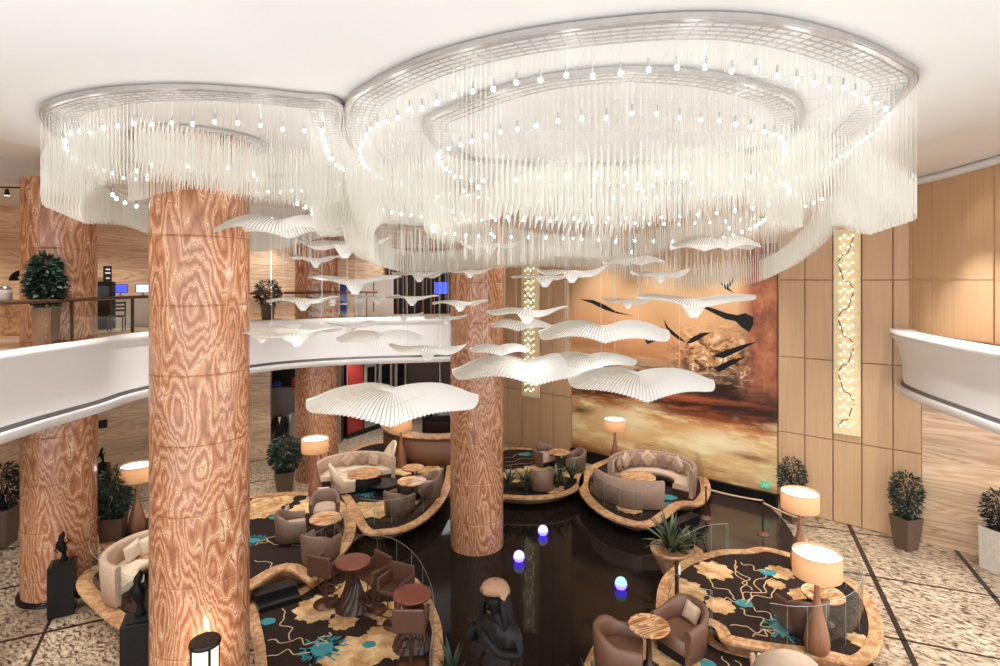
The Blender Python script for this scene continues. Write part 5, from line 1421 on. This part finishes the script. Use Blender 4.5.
# face
mb = MB(); mb.loft([[Vector((.0+.02*cos(a),-.215+.0*k,3.60+.02*sin(a))) for a in (0,2.1,4.2)] if k == 0 else [Vector((.0+.028*cos(a),-.225,3.555+.02*sin(a))) for a in (0,2.1,4.2)] for k in (0,1)], 0)
mb.sphere((.0,-.235,3.56), .028, 8, 6, 0, (.8,.9,1)); mb.build('nose', 'statue_bronze', sculp)
for s in (-1,1):
    mb = MB(); mb.sphere((s*.055,-.215,3.615), .022, 8, 6, 0, (1.2,.6,.8)); mb.build('eye', 'black_gloss', sculp)
    mb = MB(); mb.sphere((s*.138,-.08,3.57), .04, 8, 6, 0, (.4,.8,1.2)); mb.build('ear', 'statue_bronze', sculp)
mb = MB(); mb.sphere((0,-.215,3.485), .035, 8, 5, 0, (1.2,.5,.4)); mb.build('mouth', 'bronze', sculp)
# pale cap with a ragged brim and hair down the back
mb = MB(); n = 28; rings = []
for t, rad, z in ((0,.205,3.68),(.2,.20,3.73),(.5,.165,3.80),(.8,.09,3.845),(1,.015,3.86)):
    row = []
    for k in range(n):
        a = 2*pi*k/n; wob = (.035*sin(5*a)+.025*sin(9*a+1)) if t == 0 else 0
        front = .10*max(0,-sin(a)) if t == 0 else 0
        row.append(Vector((.0+rad*cos(a)*1.02, -.07+rad*sin(a)*1.05, z+wob+front)))
    rings.append(row)
mb.loft(rings, 0, True, False, True); mb.build('cap', 'statue_cap', sculp)
mb = MB()
for k in range(11):
    a = -.35+pi*1.22*k/10; x, y = .15*cos(a), -.05+.15*sin(a)
    mb.tube([(x,y,3.64),(x*1.35,y*1.15,3.48),(x*1.45+.01*sin(k*3),y*1.2+.02,3.28),(x*1.3,y*1.15+.01,3.08-.03*(k % 3))], [.045,.05,.045,.02], 6)
mb.build('hair', 'statue_bronze', sculp)
# draped cloak and jacket hem
mb = MB(); n = 44; rings = []
for t in range(7):
    z = 3.36-.075*t; row = []
    for k in range(n):
        a = 2*pi*k/n; fold = .03*sin(9*a+.6*t)*t/6+.02*sin(15*a)*t/6; rx = .19+.10*min(t,2)-.012*max(0,t-2)+fold; ry = .13+.03*min(t,2)+.006*t+fold
        row.append(Vector((rx*cos(a), .0+ry*sin(a), z-(.16*max(0,sin(2*a+.5))*t/6)-(.10*sin(5*a)*(t == 6))*.5)))
    rings.append(row)
mb.loft(rings, 0, True, False, True); mb.build('jacket', 'statue_cloth', sculp)
mb = MB(); n = 40; rings = []
for t in range(7):
    z = 2.96-.235*t; rows = []
    for k in range(n):
        a = 2*pi*k/n; fold = .022*sin(11*a)*t/3+.012*sin(17*a+t); rx = .27-.004*t+fold; ry = .19+fold
        rows.append(Vector((rx*cos(a), ry*sin(a), z)))
    rings.append(rows)
mb.loft(rings, 0, True, True, True); mb.build('skirt', 'black_gloss', sculp)
# ------------------------------------------------------------------ light and camera
CW = (1, .975, .95)
for P_, st in ((PO, 1.2), (PL, 1.2), (PI_, 1.8)):
    for p, t in resample(inset(P_, .25), st): plight('chandelier_light', (p.x, p.y, 10.25), 1.6, CW, .12)
for x, y in ((-6.3,9),(-5.6,12.3),(-.6,9),(2,7.5),(4.8,9),(4.8,12),(1.5,13.2),(1.7,10)):
    plight('chandelier_light', (x, y, 8.75), 5, CW, .25)
for k in (0,1,3,4,6,9,12,16,19,22,25,29):
    u, v, wpx, Y = PEND[k][:4]; c = at(u, v, Y); plight('pendant_fill', (c.x, c.y, c.z-.9), 14, CW, .2)  # unseen fill lights floating below some pendants, added to brighten hall and ceiling
for x, y, t in ((-9.5,7,(-9.5,9,0)),(8.5,8,(9,10,0)),(9.2,12.5,(9.6,13,0)),(-10,12.5,(-9.6,13,0)),(.5,17.5,(.5,19,0)),(-4.5,16.5,(-5,18,0)),(6,15.8,(6.5,17,0)),(-8.5,17,(-8.5,18,0)),(10.8,14.5,(11.6,15.5,0)),(-4,21,(-5,23,0)),(-3.4,5.0,(-2.5,10,0)),(8.0,4.5,(7,10,0))):
    spot('hall_fill_spot', (x, y, 10.38), t, 1150 if x not in (-3.4,) else 500, CW, 80, .8, .12)  # added spots without fixtures, brighten the floor and platforms
for f_ in (.2,.5,.8):
    q = wall_u(572).lerp(wall_u(778), f_) + WN*2.2; spot('mural_downlight', (q.x, q.y, 10.9), (q.x-WN.x*2.2, q.y-WN.y*2.2, 3.2), 1300, CW, 62, .9, .1)
for x, y in ((13.2,15.0),(12.2,11)): spot('balcony_spot', (x, y, 4.62), (x, y+.3, 0), 160, CW, 95, .7, .05)
for x, y in ((-12.6,12),(-12.8,16),(-11.5,20),(-9.4,23.3),(-6,25.2),(-7,28.6),(-3.5,27)): spot('balcony_spot', (x, y, 4.62), (x, y+.2, 0), 260, CW, 110, .7, .05)  # spots added to lift the area under the left balcony
for x, y in ((-15,12),(-15,17),(-13.5,21),(-10,24.4),(-4.5,26.2)): spot('soffit_fill_spot', (x, y, 10.5), (x-.6, y+.5, 6), 420, CW, 110, .7, .05)  # added fill spots, brighten the left balcony and its marble wall
for x, y in ((12.0,14.5),(11.7,11)): spot('balcony_spot', (x-1.2, y, 10.9), (x+.6, y, 7.5), 45, CW, 80, .7, .05)  # spots added to brighten the upper right wall
w = bpy.data.worlds.new('world'); scene.world = w; w.use_nodes = True
w.node_tree.nodes['Background'].inputs[0].default_value = (.94, .975, 1, 1)
w.node_tree.nodes['Background'].inputs[1].default_value = 3.1

cam = bpy.data.cameras.new('camera'); co = bpy.data.objects.new('camera', cam); COL.objects.link(co)
co.location = (0, 0, EYE); co.rotation_euler = (pi/2, 0, 0)
cam.sensor_width = 36; cam.sensor_fit = 'HORIZONTAL'; cam.lens = F/1000*36
cam.shift_y = (HOR - 333)/1000   # the horizon sits above the middle of the frame
cam.clip_start = .05; cam.clip_end = 200
scene.camera = co
vs = scene.view_settings
vs.view_transform = 'Standard'; vs.look = 'None'; vs.exposure = 0.0; vs.gamma = 1; vs.use_curve_mapping = False
cy = scene.cycles
cy.use_denoising = True
cy.transparent_max_bounces = 40; cy.max_bounces = 8; cy.diffuse_bounces = 4; cy.glossy_bounces = 3; cy.transmission_bounces = 6
cy.sample_clamp_indirect = 6.0; cy.caustics_reflective = False; cy.caustics_refractive = False
